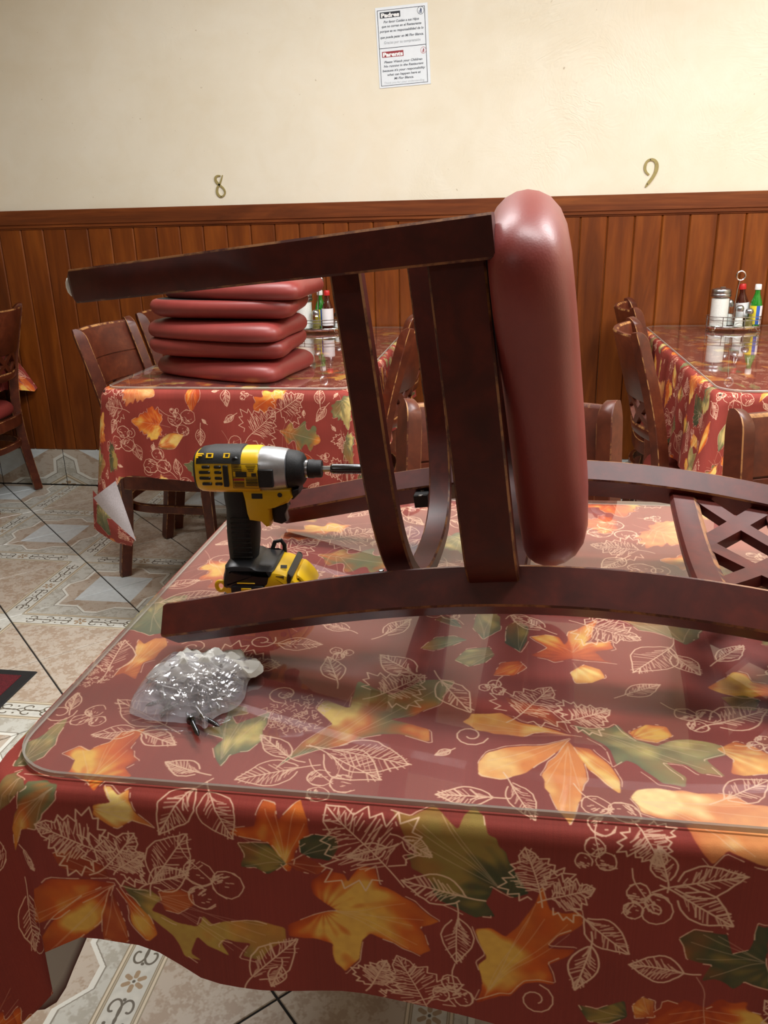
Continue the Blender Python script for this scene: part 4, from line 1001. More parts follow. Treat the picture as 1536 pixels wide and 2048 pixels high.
# ------------------------------------------------------------------ cushion stack on the table below the eight
ST = [('bottom cushion of the red stack, lying flat on the glass', 0, False, -24, (-.82, 2.45)), ('second red cushion from the bottom, dome side down', 1, True, -14, (-.828, 2.45)),
      ('third red cushion from the bottom, dome side up on a dome-down one', 2, False, -18, (-.826, 2.44)), ('fourth red cushion from the bottom, dome side down, above the dark gap', 3, True, -10, (-.81, 2.45)),
      ('topmost red cushion of the stack, its rim just below the raised chair leg', 4, False, -16, (-.77, 2.46))]
zst = ZG+.0006
for lb, i, flip, deg, (x, y) in ST:
    mb = cushion_mesh(0, .056)
    mb.v = [(px_, py_-.215, (.056-pz) if flip else pz) for px_, py_, pz in mb.v]
    if flip: mb.v = [(-a, b, c) for a, b, c in mb.v]
    o = mb.build('seat_cushion', [M['vinyl'], M['black_fabric']], None, loc=(x, y, zst), rot=(0, 0, PI+math.radians(deg)))
    tag(o, lb, 'cushion', 'red seat cushions stacked on the table'); zst += .0562

# ------------------------------------------------------------------ wall numerals and notice
def ribbon(pts, wds, th, M3, mb):
    """flat stroke of varying width standing th proud of the wall; pts in (x, z)"""
    n = len(pts); rings = []
    for i in range(n):
        a, b = pts[max(0, i-1)], pts[min(n-1, i+1)]; d = math.dist(a, b); nx, nz = -(b[1]-a[1])/d, (b[0]-a[0])/d; h_ = wds[i]/2
        rings.append([M3(pts[i][0]+nx*h_*k, pts[i][1]+nz*h_*k, y) for k, y in ((-1, 0), (-.85, th), (.85, th), (1, 0))])
    mb.loft(rings)
def numeral(kind, cx, cz, label):
    mb = MB(); f = lambda x, z, y: (cx+x, YW-.0005-y, cz+z)
    if kind == 8:   # pixel sketch of the numeral, 19.2 px per photo pixel, 1536 px = 80 px
        k = .00178/19.2*1.0
        up_ = [(970, 360), (900, 540), (800, 750), (690, 860), (645, 1000), (650, 1110), (720, 1220), (830, 1275), (940, 1230), (1020, 1130), (1020, 1030), (960, 910), (860, 820), (740, 730), (650, 630), (610, 520), (650, 430), (730, 380), (870, 385)]
        wd = [40, 70, 95, 110, 118, 125, 110, 85, 80, 80, 90, 85, 90, 110, 125, 120, 115, 85, 60]
        q = chaikin([(x, y, w) for (x, y), w in zip(up_, wd)], 2, False)
        ribbon([((x-815)*k, (830-y)*k) for x, y, w in q], [w*k for _, _, w in q], .004, f, mb)
        holes = [((835-815)*k, (830-1255)*k)]
    else:
        k = .00178/21.94
        up_ = [(650, 1095), (520, 1000), (440, 860), (430, 700), (480, 540), (580, 440), (740, 410), (880, 480), (970, 620), (980, 800), (950, 960), (880, 1130), (760, 1320), (640, 1470), (520, 1640)]
        wd = [90, 110, 125, 135, 120, 110, 125, 150, 180, 190, 175, 160, 160, 165, 60]
        q = chaikin([(x, y, w) for (x, y), w in zip(up_, wd)], 2, False)
        ribbon([((x-720)*k, (1000-y)*k) for x, y, w in q], [w*k for _, _, w in q], .004, f, mb)
        holes = [((655-720)*k, (1000-425)*k), ((600-720)*k, (1000-1500)*k)]
    o = tag(mb.build('brass_numeral', M['brass'], ang=50), label, 'number', 'brass table numbers on the wall')
    for hx_, hz_ in holes:
        h = MB(); h.lathe([(.0022, 0), (.0022, .0046), (.001, .005)], 10, (0, 0, 0), 'y', M=Matrix(((1, 0, 0), (0, -1, 0), (0, 0, 1)))); h.v = [(cx+hx_+a, YW-.0005+b, cz+hz_+c) for a, b, c in h.v]; h.build('nail', M['dark_print'], o)
numeral(8, -1.216, 1.328, 'brass figure eight on the cream wall, left of the notice'); numeral(9, .520, 1.330, 'brass figure nine on the cream wall, right of the notice')

def text_mesh(s, size, mat, name, parent, loc, shear=0, off=0, align='CENTER', rot=(PI/2, 0, 0), width=None):
    cu = bpy.data.curves.new('lettering', 'FONT'); cu.body = s; cu.size = size; cu.shear = shear; cu.offset = off; cu.align_x = align; cu.extrude = .00012; cu.resolution_u = 3
    ob = bpy.data.objects.new('lettering', cu); COL.objects.link(ob); dg = bpy.context.evaluated_depsgraph_get()
    me = bpy.data.meshes.new_from_object(ob.evaluated_get(dg)); bpy.data.objects.remove(ob); bpy.data.curves.remove(cu)
    if width:
        xs = [v.co.x for v in me.vertices]; k = width/(max(xs)-min(xs))
        for v in me.vertices: v.co.x *= k
    me.materials.clear(); me.materials.append(mat); o = link(name, me, parent, loc, rot); return o
PWI, PHE = .201, .276
nt = empty('notice', (-.4385, YW-.0006, 1.8085), 0, 'white laminated bilingual notice to parents on the cream wall', 'sign'); nt.rotation_euler = (0, math.radians(-2.4), 0)
b = MB(); b.bbox((0, -.0008, 0), (PWI, .0012, PHE), .0004); b.build('sheet', M['paper'], nt)
def nrect(x0, x1, y0, y1, mat, name, dep=.0017):
    b = MB(); b.box(((x0+x1)/2*PWI-PWI/2, -dep, PHE/2-(y0+y1)/2*PHE), ((x1-x0)*PWI, .0002, (y1-y0)*PHE)); return b.build(name, mat, nt, False)
LF, RT, TP, MD, BT = .035, .945, .035, .50, .975
for r_ in ((LF, RT, TP, TP+.006), (LF, RT, MD, MD+.007), (LF, RT, BT-.006, BT), (LF, LF+.010, TP, BT), (RT-.010, RT, TP, BT)): nrect(*r_, M['ink'], 'border_line')
nrect(.085, .475, .062, .135, M['ink'], 'heading_block'); nrect(.085, .50, .545, .618, M['red_ink'], 'heading_block')
def nt_text(s, cx, y, h, mat, wd, shear=.25, off=.0000, name='lettering'):
    return text_mesh(s, h*PHE*1.38, mat, name, nt, (cx*PWI-PWI/2, -.0019, PHE/2-y*PHE), shear, off, width=wd*PWI)
nt_text('Padres', .28, .124, .050, M['white_ink'], .35, 0, .0009); nt_text('Parents', .293, .607, .050, M['white_ink'], .385, 0, .0009)
for s, y, wd in (('Por favor Cuiden a sus Hijos', .195, .68), ('que no corran en el Restaurante', .25, .76), ('porque es su responsabilidad de lo', .308, .84), ('que pueda pasar en Mi Flor Blanca.', .382, .83)):
    nt_text(s, .485, y, .030, M['grey_ink'], wd, .25, .00022)
nt_text('Gracias por su comprensión', .485, .452, .036, M['pale_ink'], .70, .1)
for s, y, wd in (('Please Watch your Children', .69, .74), ('No running in the Restaurant', .742, .77), ("because it's your responsibility", .797, .83), ('what can happen here at', .85, .65), ('Mi Flor Blanca.', .902, .38)):
    nt_text(s, .485, y, .029, M['grey_ink'], wd, .25, .0002)
nt_text('Thank you for your understanding', .485, .951, .028, M['faint_ink'], .78, .15)
def emblem(cx, cy, R, ring, fig):
    X, Z = cx*PWI-PWI/2, PHE/2-cy*PHE
    b = MB(); b.tube([(X+R*math.cos(a*PI/14), -.0018, Z+R*1.05*math.sin(a*PI/14)) for a in range(28)], .0007, 5, closed=True); b.build('emblem_ring', ring, nt)
    b = MB(); k = R/.0125
    for poly in ([(-.001, .0075), (.0008, .0085), (.0024, .0075), (.0026, .0058), (.0008, .0052), (-.0010, .0058)], [(-.0022, .0048), (.004, .0048), (.0034, -.001), (.0028, -.0095), (.0010, -.0095), (.0008, -.002), (.0004, -.0095), (-.0012, -.0095), (-.0014, .0008)],
                 [(-.0062, -.001), (-.0048, -.0004), (-.0040, -.0016), (-.0046, -.0028), (-.0060, -.0026)], [(-.0064, -.0032), (-.0038, -.0032), (-.0042, -.0098), (-.0062, -.0098)], [(-.0040, -.0034), (-.0012, .001), (-.0018, .0018), (-.0046, -.0028)]):
        b.prism([(x*k, z*k) for x, z in poly], 0, .0002, lambda x, y, h: (X+x, -.0016-h, Z+y))
    b.build('emblem_figures', fig, nt, False)
emblem(.865, .085, .0125, M['ink'], M['blue_ink']); emblem(.885, .572, .0105, M['pink_ink'], M['red_ink'])
# ------------------------------------------------------------------ condiment caddies
def ring_pts(cx, cy, rx, ry, z, n=32): return [(cx+rx*math.cos(2*PI*i/n), cy+ry*math.sin(2*PI*i/n), z) for i in range(n)]
def caddy(x, y, label):
    t = empty('condiment_caddy', (x, y, ZG+.0008), 0, label, 'caddy', 'condiment caddies'); rx, ry = .098, .062; z0 = .009
    b = MB(); b.lathe([(.001, z0-.001), (.97, z0-.001), (1.01, z0+.002), (1.02, z0+.006), (1.0, z0+.009), (.97, z0+.008), (.95, z0+.003), (.001, z0+.003)], 40, sx=rx, sy=ry); b.build('tray', M['chrome'], t)
    b = MB()
    for z in (.040, .052): b.tube(ring_pts(0, 0, rx+.003, ry+.003, z, 40), .0016, 6, closed=True)
    for k in range(8):
        a = 2*PI*(k+.35)/8; b.tube([((rx+.004)*math.cos(a), (ry+.004)*math.sin(a), z) for z in (.010, .03, .0535)], .0014, 6)
    b.build('wire_rail', M['chrome'], t)
    for k in range(4):
        a = 2*PI*(k+.5)/4; c = Vector(((rx+.004)*math.cos(a), (ry+.004)*math.sin(a), 0)); u = c.normalized()
        b = MB(); b.tube([c+Vector((0, 0, .012)), c+u*.004+Vector((0, 0, .005)), c+u*.010+Vector((0, 0, .0018)), c+u*.016+Vector((0, 0, .004)), c+u*.015+Vector((0, 0, .009))], .0017, 6); b.build('foot', M['chrome'], t)
    b = MB(); b.tube([(0, 0, z0+.004), (0, 0, .10), (.003, 0, .150), (.008, 0, .181)], .0022, 8)
    b.tube([(.010+.0155*math.cos(2*PI*i/24), 0, .1985+.0165*math.sin(2*PI*i/24)) for i in range(24)], .0032, 8, closed=True); b.build('handle', M['chrome'], t)
    return t, ZG+.0008+z0+.0036
def fluted(r, z0, z1, n=20, d=.04):
    R = []
    for z, k in ((z0, .9), (z0+.004, 1), (z1-.012, 1), (z1-.003, .88), (z1, .86)):
        R.append([(r*k*(1+d*math.cos(n*2*PI*i/80)*(1 if k == 1 else .3))*math.cos(2*PI*i/80), r*k*(1+d*math.cos(n*2*PI*i/80)*(1 if k == 1 else .3))*math.sin(2*PI*i/80), z) for i in range(80)])
    return R
def sugar_jar(x, y, z, label):
    t = empty('sugar_dispenser', (x, y, z), 0, label, 'dispenser', 'sugar dispensers')
    b = MB(); b.loft(fluted(.034, 0, .125, 16, .03)); b.build('glass_body', M['jar_glass'], t)
    b = MB(); b.lathe([(.0305, .003), (.0315, .006), (.0315, .104), (.02, .110), (.001, .112)], 32); b.build('sugar', M['sugar'], t)
    b = MB(); b.lathe([(.0355, .112), (.0365, .114), (.0365, .121), (.0350, .123), (.0355, .125), (.0355, .135), (.033, .139), (.018, .1425), (.001, .1435)], 32); b.build('lid', M['steel'], t)
    b = MB(); b.bbox((.004, 0, .146), (.018, .012, .003), .001); b.build('pour_flap', M['steel'], t)
def shaker(x, y, z, label, fill, h=.072):
    t = empty('shaker', (x, y, z), 0, label, 'shaker', 'salt and pepper shakers')
    b = MB(); b.loft([[(r*math.cos(2*PI*i/8), r*math.sin(2*PI*i/8), zz) for i in range(8)] for r, zz in ((.0185, 0), (.0195, .003), (.0150, h*.66), (.0125, h*.75))]); b.build('glass_body', M['jar_glass'], t, False)
    b = MB(); b.lathe([(.0155, .004), (.0135, h*.42), (.001, h*.45)], 16); b.build('contents', fill, t)
    b = MB(); b.lathe([(.0138, h*.73), (.0145, h*.76), (.0145, h*.86), (.012, h*.95), (.006, h), (.001, h*1.005)], 20); b.build('lid', M['steel'], t)
def bottle(x, y, z, label, glassm, capm, labels, h=.15, r=.023, tilt=0, group='sauce bottles'):
    t = empty('sauce_bottle', (x, y, z), 0, label, 'bottle', group); t.rotation_euler = (0, tilt, 0)
    b = MB(); b.lathe([(r*.9, 0), (r, .004), (r, h*.50), (r*.86, h*.60), (r*.55, h*.73), (r*.42, h*.80), (r*.42, h*.89)], 28); b.build('glass_body', glassm, t)
    b = MB(); b.lathe([(r*.52, h*.872), (r*.54, h*.88), (r*.52, h*.985), (r*.45, h), (.001, h)], 20); b.build('cap', capm, t)
    for a0, a1, z0, z1, m in labels:
        b = MB(); rings = []; n = 14
        for i in range(n+1):
            a = math.radians(a0+(a1-a0)*i/n); c, s = math.cos(a), math.sin(a)
            rings.append([((r+k)*c, (r+k)*s, zz*h) for k, zz in ((.0002, z0), (.0007, z0), (.0007, z1), (.0002, z1))])
        b.loft(rings); b.build('label', m, t)
    return t
cdr, zt = caddy(.838, 3.372, 'chrome wire condiment caddy with ring handle on the table below the nine')
sugar_jar(.838-.056, 3.372-.010, zt, 'fluted glass sugar dispenser with chrome lid in the right caddy')
shaker(.838+.012, 3.372-.034, zt, 'tall glass salt shaker beside the sugar dispenser, chrome top', M['sugar'], .082)
shaker(.838-.013, 3.372+.022, zt, 'glass shaker behind the front shakers of the right caddy', M['sugar'], .098)
shaker(.838+.048, 3.372-.030, zt, 'short glass pepper shaker with round chrome top, rightmost shaker', M['olive_jar'], .070)
bottle(.838+.040, 3.372+.026, zt, 'brown sauce bottle with red cap and white label, leaning in the right caddy', M['brown_sauce'], M['red_cap'], [(195, 345, .20, .56, M['label_white'])], .155, .0245, math.radians(-5))
bottle(.838+.076, 3.372-.004, zt, 'green sauce bottle with white cap and blue, yellow and white label', M['green_sauce'], M['white_plastic'], [(190, 262, .06, .50, M['label_yellow']), (262, 296, .06, .50, M['label_blue']), (296, 350, .06, .50, M['label_white'])], .155, .022)
cdl, zt = caddy(-.775, 3.362, 'chrome wire condiment caddy behind the red cushion stack')
bottle(-.775+.042, 3.362-.016, zt, 'brown sauce bottle with red cap and white label behind the cushion stack', M['brown_sauce'], M['red_cap'], [(185, 355, .10, .54, M['label_white'])], .152, .023)
sugar_jar(-.775-.058, 3.362-.004, zt, 'sugar dispenser in the left caddy, mostly hidden by the cushion stack')
bottle(-.775+.004, 3.362+.024, zt, 'green sauce bottle with yellow and blue label, partly hidden by cushions', M['green_sauce'], M['white_plastic'], [(190, 280, .06, .50, M['label_yellow']), (280, 340, .06, .50, M['label_blue'])], .15, .022)
shaker(-.775-.004, 3.362-.030, zt, 'glass shaker with olive contents in the left caddy', M['olive_jar'], .078)
shaker(-.775+.078, 3.362+.006, zt, 'chrome topped shaker at the right end of the left caddy', M['sugar'], .066)

# ------------------------------------------------------------------ cordless impact driver
DR = empty('impact_driver', (-.2770, .884, ZG+.0006), math.radians(3), 'yellow and black cordless impact driver standing on its battery on the glass', 'power tool'); DR.scale = (.97, .97, .97)
def exr(poly, w, r, mb, mi=0, y0=0):
    """profile in (x, z) extruded across y with rounded shoulders"""
    n = len(poly); cx = sum(p[0] for p in poly)/n; cz = sum(p[1] for p in poly)/n
    nor = []
    for i in range(n):
        a, b = poly[i-1], poly[(i+1) % n]; d = math.dist(a, b) or 1; nx, nz = (b[1]-a[1])/d, -(b[0]-a[0])/d
        if nx*(poly[i][0]-cx)+nz*(poly[i][1]-cz) < 0: nx, nz = -nx, -nz
        nor.append((nx, nz))
    rings = []
    for k in range(-3, 4):
        s = (abs(k)-1)/2 if k else 0
        if k == 0: continue
        a = s*PI/2; ins = r*(1-math.cos(a)); y = math.copysign(w-r+r*math.sin(a), k)
        rings.append([(p[0]-q[0]*ins, y0+y, p[1]-q[1]*ins) for p, q in zip(poly, nor)])
    mb.loft(rings, mi)
HZ = .170
def sup(x, ry, rz, e=2.8, n=36, a0=0, a1=360, dz=0):
    R = []
    for i in range(n+(0 if a1-a0 == 360 else 1)):
        a = math.radians(a0+(a1-a0)*i/n); c, s = math.cos(a), math.sin(a)
        R.append((x, math.copysign(abs(c)**(2/e), c)*ry, HZ+dz+math.copysign(abs(s)**(2/e), s)*rz))
    return R
b = MB(); b.loft([sup(x, ry, rz) for x, ry, rz in ((-.079, .012, .013), (-.0775, .0235, .0228), (-.072, .0264, .0256), (-.062, .0272, .0265), (-.03, .0275, .0268), (-.004, .0275, .027), (-.001, .0268, .0262))]); b.build('motor_housing', M['yellow'], DR)
b = MB(); b.loft([sup(x, ry, rz, 2.4) for x, ry, rz in ((-.0015, .0262, .0258), (.004, .0268, .0262), (.020, .0255, .0248), (.030, .0238, .0232), (.031, .022, .0215))]); b.build('gear_case', M['alu'], DR)
for q in (-1, 1): b = MB(); b.bbox((.008, q*.0262, HZ-.004), (.018, .004, .022), .0015); b.build('case_bumper', M['black_rubber'], DR)
b = MB(); b.loft([sup(x, r, r, 2.1) for x, r in ((.0305, .0215), (.032, .0228), (.041, .0215), (.047, .019), (.050, .015), (.0505, .012))]); b.build('nose_bumper', M['black_rubber'], DR)
b = MB(); b.lathe([(.0108, .050), (.0108, .0535)], 24, (0, 0, HZ), 'x'); b.build('retaining_ring', M['steel'], DR)
b = MB(); rr_ = []
for k, (x, r) in enumerate(((.0535, .0100), (.0545, .0112), (.060, .0112), (.0615, .0104), (.068, .0104), (.070, .0096))): rr_.append([(x, r*(1+.02*(i % 2))*math.cos(2*PI*i/40), HZ+r*(1+.02*(i % 2))*math.sin(2*PI*i/40)) for i in range(40)])
b.loft(rr_); b.build('bit_collar', M['black_rubber'], DR)
b = MB(); b.lathe([(.0036, .069), (.0036, .0815)], 6, (0, 0, HZ), 'x'); b.build('hex_shank', M['steel'], DR)
M['gun_steel'] = simple('dark_polished_steel', srgb(92, 94, 96), .2, 1)
b = MB(); b.lathe([(.0045, .0805), (.0058, .082), (.0060, .084), (.0060, .118), (.0056, .1195), (.0040, .1195), (.0040, .116)], 24, (0, 0, HZ), 'x'); b.build('nut_setter', M['gun_steel'], DR)
# black top cover, wrapped over the upper rear of the housing
b = MB(); rings = []
for x, ry, rz in ((-.0805, .010, .011), (-.079, .020, .020), (-.073, .0266, .0256), (-.060, .0284, .0278), (-.03, .0289, .0282), (-.022, .0289, .0282), (-.0205, .0274, .0268)):
    o_ = sup(x, ry, rz, 2.8, 22, 22, 158); i_ = sup(x, ry*.93, rz*.93, 2.8, 22, 158, 22); rings.append(o_+i_)
b.loft(rings); b.build('top_cover', M['black_rubber'], DR)
b = MB(); rings = []
for x, ry, rz in ((-.0815, .011, .012), (-.0802, .0195, .0195), (-.0780, .0238, .0232), (-.0765, .0246, .0238)):
    rings.append(sup(x, ry, rz, 2.8, 40))
b.loft(rings); b.build('rear_cap', M['black_rubber'], DR)
b = MB()
for k, (zc_, w_) in enumerate(((.0095, .010), (.0030, .014), (-.0040, .014), (-.0110, .012))):
    for xc, ww in ((-.0640+.0020*(k in (0, 3)), w_*.95), (-.0480, .0085)): b.bbox((xc, -.0272, HZ+zc_), (ww, .0024, .0036), .0008)
vo = b.build('vent_slots', M['black_plastic'], DR)
b = MB(); b.bbox((-.0385, -.0284, HZ-.001), (.0062, .0022, .026), .0012); b.build('side_rib', M['black_rubber'], DR)
# rating label: printed block of dark lines, a dark window and a red strip
b = MB()
for (x, z, sx, sz) in [(-.0150, .0135, .031, .0005), (-.0150, -.0155, .031, .0005), (-.0305, -.001, .0005, .029), (.0003, -.001, .0005, .029), (-.016, -.0023, .029, .0004)]: b.box((x, -.0279, HZ+z), (sx, .0006, sz))
for k in range(4): b.box((-.0245, -.0279, HZ+.0112-.0020*k), (.010, .0006, .0008)); b.box((-.0085, -.0279, HZ+.0112-.0020*k), (.012-.002*k, .0006, .0007))
for k in range(5): b.box((-.0085, -.0279, HZ-.0045-.0020*k), (.014, .0006, .0009)); b.box((-.0235, -.0279, HZ-.0085-.0018*k), (.012, .0006, .0007)) if k < 4 else None
b.box((-.0205, -.0280, HZ+.0012), (.0130, .0006, .0058)); b.box((-.0055, -.0279, HZ+.0005), (.0055, .0006, .0038)); b.build('rating_label', M['dark_print'], DR, False)
b = MB(); b.box((-.0235, -.0280, HZ-.0052), (.0130, .0006, .0026)); b.build('warning_strip', M['red_label'], DR, False)
# yellow marks on the black cover, seen on its near shoulder
b = MB(); shoulder = lambda x, s: (x, -.0273-.0006+max(0, s)*.0042/.006*.9, HZ+.0175+s)
def patch(x0, x1, s0, s1): 
    P = []
    for x, s in ((x0, s0), (x1, s0), (x1, s1), (x0, s1)):
        a = math.radians(143+ (s+.006)/.012*-16); c, q = math.cos(a), math.sin(a); P.append(Vector((x, math.copysign(abs(c)**(2/2.8), c)*.0293, HZ+abs(q)**(2/2.8)*.0287)))
    inn = [Vector((p.x, p.y*.96, HZ+(p.z-HZ)*.96)) for p in P]; b.loft([P, inn])
for q in ((-.0730, -.0708, -.006, .006), (-.0730, -.0650, .003, .006), (-.0730, -.0665, -.0015, .001), (-.0615, -.0597, -.006, .006), (-.0550, -.0532, -.006, .006), (-.0615, -.0532, .004, .006), (-.0615, -.0532, -.006, -.004), (-.0410, -.0390, -.006, .006), (-.0350, -.0335, -.006, .006), (-.0410, -.0335, .004, .006), (-.0410, -.0335, -.006, -.004)): patch(*q)
b.build('yellow_marking', M['yellow'], DR, False)
b = MB(); b.lathe([(.0042, 0), (.0042, .002), (.0024, .0022), (.0022, .0008)], 16, (-.0270, -.0225, HZ+.0185), 'y', M=Matrix.Rotation(math.radians(-140), 3, 'X')); b.build('cover_screw', M['black_plastic'], DR)
# grip
def grip_ring(xc, zc, ax, ay, e=2.4, n=28, tilt=0):
    R = []
    for i in range(n):
        a = 2*PI*i/n; c, s = math.cos(a), math.sin(a); x = math.copysign(abs(c)**(2/e), c)*ax
        R.append((xc+x, math.copysign(abs(s)**(2/e), s)*ay, zc+x*tilt))
    return R
b = MB(); b.loft([grip_ring(*q) for q in ((-.034, .150, .0165, .016), (-.034, .135, .0165, .0165), (-.032, .121, .0170, .0170), (-.0300, .108, .0200, .0178), (-.0305, .092, .0205, .0182), (-.0315, .075, .0195, .0180), (-.0325, .058, .0178, .0170), (-.0325, .046, .0178, .0170))]); b.build('grip', M['black_rubber'], DR)
b = MB()
for k in range(9): b.bbox((-.030, -.0174, .112-.0062*k), (.024, .0026, .0026), .0008)
b.build('grip_ridges', M['black_rubber'], DR)
# yellow frame around the trigger, then the trigger
fr = [(-.024, .150), (.034, .150), (.036, .139), (.030, .132), (.013, .131), (.0085, .124), (.0078, .112), (.0072, .103), (.002, .1015), (-.004, .108), (-.018, .110), (-.0205, .118), (-.022, .134)]
b = MB(); exr(fr, .0185, .004, b); b.build('trigger_frame', M['yellow'], DR)
b = MB(); exr([(.008, .131), (.027, .130), (.0285, .124), (.0245, .116), (.026, .106), (.019, .102), (.0085, .105)], .0095, .004, b); b.build('trigger', M['black_plastic'], DR)
b = MB(); b.bbox((-.006, -.0186, .1415), (.013, .0015, .0065), .003); b.lathe([(.0028, 0), (.0028, .0015)], 14, (.0215, -.0192, .1432), 'y'); b.build('frame_recess', M['black_plastic'], DR)
b = MB(); exr([(.030, .1465), (.043, .150), (.044, .143), (.036, .135), (.031, .137)], .014, .003, b); b.build('lamp_shroud', M['black_plastic'], DR)
# battery and foot
b = MB(); exr(rrect(-.056, .050, 0, .019, .004, 4), .034, .004, b); b.build('battery_bottom', M['black_plastic'], DR)
b = MB(); exr(chaikin([(-.053, .012), (.046, .012), (.051, .018), (.044, .032), (.030, .046), (.012, .052), (-.040, .050), (-.053, .040)], 2), .0355, .007, b); b.build('battery_shell', M['yellow'], DR)
b = MB(); exr(chaikin([(-.0535, .024), (-.0535, .040), (-.050, .050), (-.049, .060), (-.016, .060), (-.010, .054), (.012, .0545), (.0105, .048), (.003, .024)], 2), .0375, .009, b); b.build('foot_cover', M['black_plastic'], DR)
b = MB(); exr(rrect(-.042, .000, .0215, .034, .004, 4), .0395, .002, b); b.build('side_clip_panel', M['black_plastic'], DR)
b = MB(); b.bbox((-.0225, -.0398, .0272), (.0125, .0012, .0085), .0012); b.bbox((-.0225, -.0388, .0375), (.022, .001, .0012), .0004); b.build('badge', M['yellow'], DR)
b = MB(); b.lathe([(.0012, 0), (.0012, .0008)], 10, (-.0225, -.0412, .0272), 'y'); b.build('badge_dot', M['red_label'], DR)
b = MB(); b.tube([(-.056+.0055*math.cos(2*PI*i/16), -.031, .030+.0062*math.sin(2*PI*i/16)) for i in range(16)], .0026, 8, closed=True); b.build('tether_loop', M['yellow'], DR)
b = MB(); exr([(.0275, .0500), (.034, .0455), (.0275, .021), (.0205, .0185)], .0362, .004, b); b.build('front_band', M['black_plastic'], DR)
b = MB(); exr(chaikin([(.036, .0445), (.041, .044), (.053, .030), (.056, .020), (.046, .018), (.0325, .030)], 1), .027, .005, b); b.build('release_button', M['yellow'], DR)
b = MB()
for k in range(5): b.box((.0185, -.0345+.004*0, .0455-.0016*k), (.010, .0012, .0006)); b.box((.021-.0005*k, -.022+.0025*k, .0512-.0002*k), (.008, .0012, .0004))
b.build('battery_print', M['dark_print'], DR, False)
b = MB(); b.lathe([(.0036, 0), (.0036, .0012)], 14, (.0185, -.0362, .030), 'y'); b.build('shell_screw_hole', M['dark_print'], DR)
b = MB(); b.tube([(-.006, .030, .050), (-.002, .036, .062), (.006, .036, .064), (.010, .036, .058), (.010, .036, .046)], .0028, 8); b.build('belt_hook', M['black_iron'], DR)

# ------------------------------------------------------------------ bag of screws
def inside(poly, x, y):
    r = False
    for (ax, ay), (bx, by) in zip(poly, poly[1:]+poly[:1]):
        if (ay > y) != (by > y) and x < (bx-ax)*(y-ay)/(by-ay)+ax: r = not r
    return r
def crumple(outline, z0, hgt, seed, name, mat, parent, nr=16, rough=.0045, fall=.7, power=.55, folds=9, smooth=True):
    """closed crumpled pouch over an outline: rings shrinking to a ridge, pushed about by random creases"""
    r = random.Random(seed); P = chaikin(outline, 2); n = len(P); cx = sum(p[0] for p in P)/n; cy = sum(p[1] for p in P)/n
    cr = [(r.uniform(0, 2*PI), r.uniform(40, 190), r.uniform(0, 6), r.uniform(.3, 1)) for _ in range(folds)]
    def crease(x, y):
        return sum(a*abs(((math.cos(t)*x+math.sin(t)*y)*f+p) % 2-1) for t, f, p, a in cr)/sum(a for *_, a in cr)*2-1
    mb = MB(); rings = []
    rings.append([(cx+(x-cx)*.9, cy+(y-cy)*.9, z0) for x, y in P])
    for k in range(nr):
        s = 1-k/nr; R = []
        for x, y in P:
            q = (cx+(x-cx)*s, cy+(y-cy)*s); h = hgt*(1-s**2.2)**power
            c = crease(q[0], q[1]); R.append((q[0]+c*rough*.35*s, q[1]+c*rough*.3*s, max(z0+.0004, z0+.0012+h+c*rough*min(1, (1-s)*3+.25))))
        rings.append(R)
    mb.loft(rings); return mb.build(name, mat, parent, smooth, ang=30)
BAG = empty('screw_bag', (-.31, .68, ZG), 0, 'clear plastic bag of screws with white tissue on the glass, beside the chair leg', 'bag')
OUT = [(-0.35, 0.634), (-0.354, 0.663), (-0.355, 0.699), (-0.346, 0.736), (-0.313, 0.729), (-0.287, 0.734), (-0.26, 0.732), (-0.248, 0.723), (-0.245, 0.701), (-0.25, 0.693), (-0.243, 0.661), (-0.246, 0.641), (-0.263, 0.627), (-0.262, 0.605), (-0.273, 0.614), (-0.299, 0.614), (-0.324, 0.616), (-0.342, 0.622)]
TIS = [(-0.356, 0.686), (-0.339, 0.722), (-0.322, 0.733), (-0.302, 0.731), (-0.284, 0.735), (-0.255, 0.728), (-0.241, 0.717), (-0.237, 0.694), (-0.262, 0.691), (-0.285, 0.684), (-0.306, 0.672), (-0.326, 0.67), (-0.34, 0.673)]
sh = lambda L, dx=-.31, dy=.68: [(x-dx, y-dy) for x, y in L]
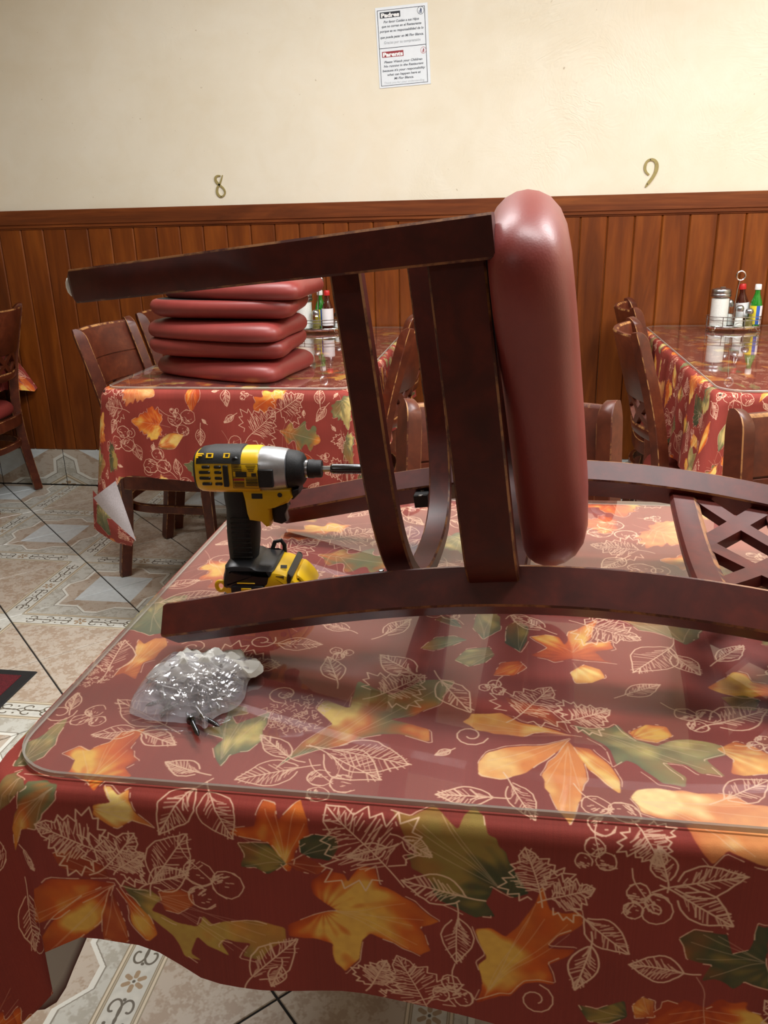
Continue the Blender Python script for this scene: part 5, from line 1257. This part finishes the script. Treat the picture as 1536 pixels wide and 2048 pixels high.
crumple(sh(OUT), .0010, .020, 5, 'plastic_pouch', M['bag'], BAG, 22, .0062, folds=11, smooth=False)
tis = crumple(sh(TIS), .0045, .013, 8, 'tissue_wrap', M['tissue'], BAG, 14, .016, folds=10)
r_ = random.Random(4); scr = None
for i in range(46):
    for _ in range(60):
        x, y = r_.uniform(-.05, .05), r_.uniform(-.066, .03)
        if inside([((px_+.004)*.60, (py_+.0)*.60-.006) for px_, py_ in sh(OUT)], x, y): break
    if scr is None:
        b = MB(); b.lathe([(.0030, 0), (.0046, .0004), (.0044, .0018), (.0022, .0028), (.0018, .003)]+[((.0023 if k % 2 else .0016), .0045+.0011*k) for k in range(18)]+[(.0004, .028)], 10); scr = b.build('screw', M['screw_steel'], BAG)
        o = scr
    else: o = link('screw', scr.data, BAG)
    o.location = (x, y, .004+.007*r_.random()); o.rotation_euler = (PI/2+r_.uniform(-.2, .2), r_.uniform(-.3, .3), r_.uniform(0, 2*PI))
# a few black screws poking out at the near corner
for x, y, a in ((.030, -.064, .6), (.036, -.056, 1.0), (.024, -.060, 2.2)):
    o = link('screw', scr.data.copy(), BAG); o.data.materials.clear(); o.data.materials.append(M['gun_steel']); o.location = (x, y, .005); o.rotation_euler = (PI/2, 0, a)

# ------------------------------------------------------------------ floor mat at the left edge
MT = empty('floor_mat', (0, 0, 0), 0, 'burgundy carpet mat with black rubber border at the left edge of the floor', 'mat')
c0 = Vector((-1.297, 1.881, 0)); d1 = Vector((-1, 0, 0)); d2 = Vector((0, -1, 0))
mp = [c0, c0+d1*.75, c0+d1*.75+d2*.9, c0+d2*.9]
def quadslab(a, ins, z0, z1, bev):
    c = sum(a, Vector())/4; mb = MB(); R = []
    for z, i in ((z0, ins), (z1-bev, ins), (z1, ins+bev)):
        R.append([Vector((p.x+math.copysign(i, c.x-p.x), p.y+math.copysign(i, c.y-p.y), z)) for p in a])
    mb.loft(R); return mb
quadslab(mp, 0, .0005, .005, .003).build('rubber_border', M['mat_edge'], MT, False)
quadslab(mp, .03, .004, .0085, .002).build('carpet', M['mat'], MT, False)
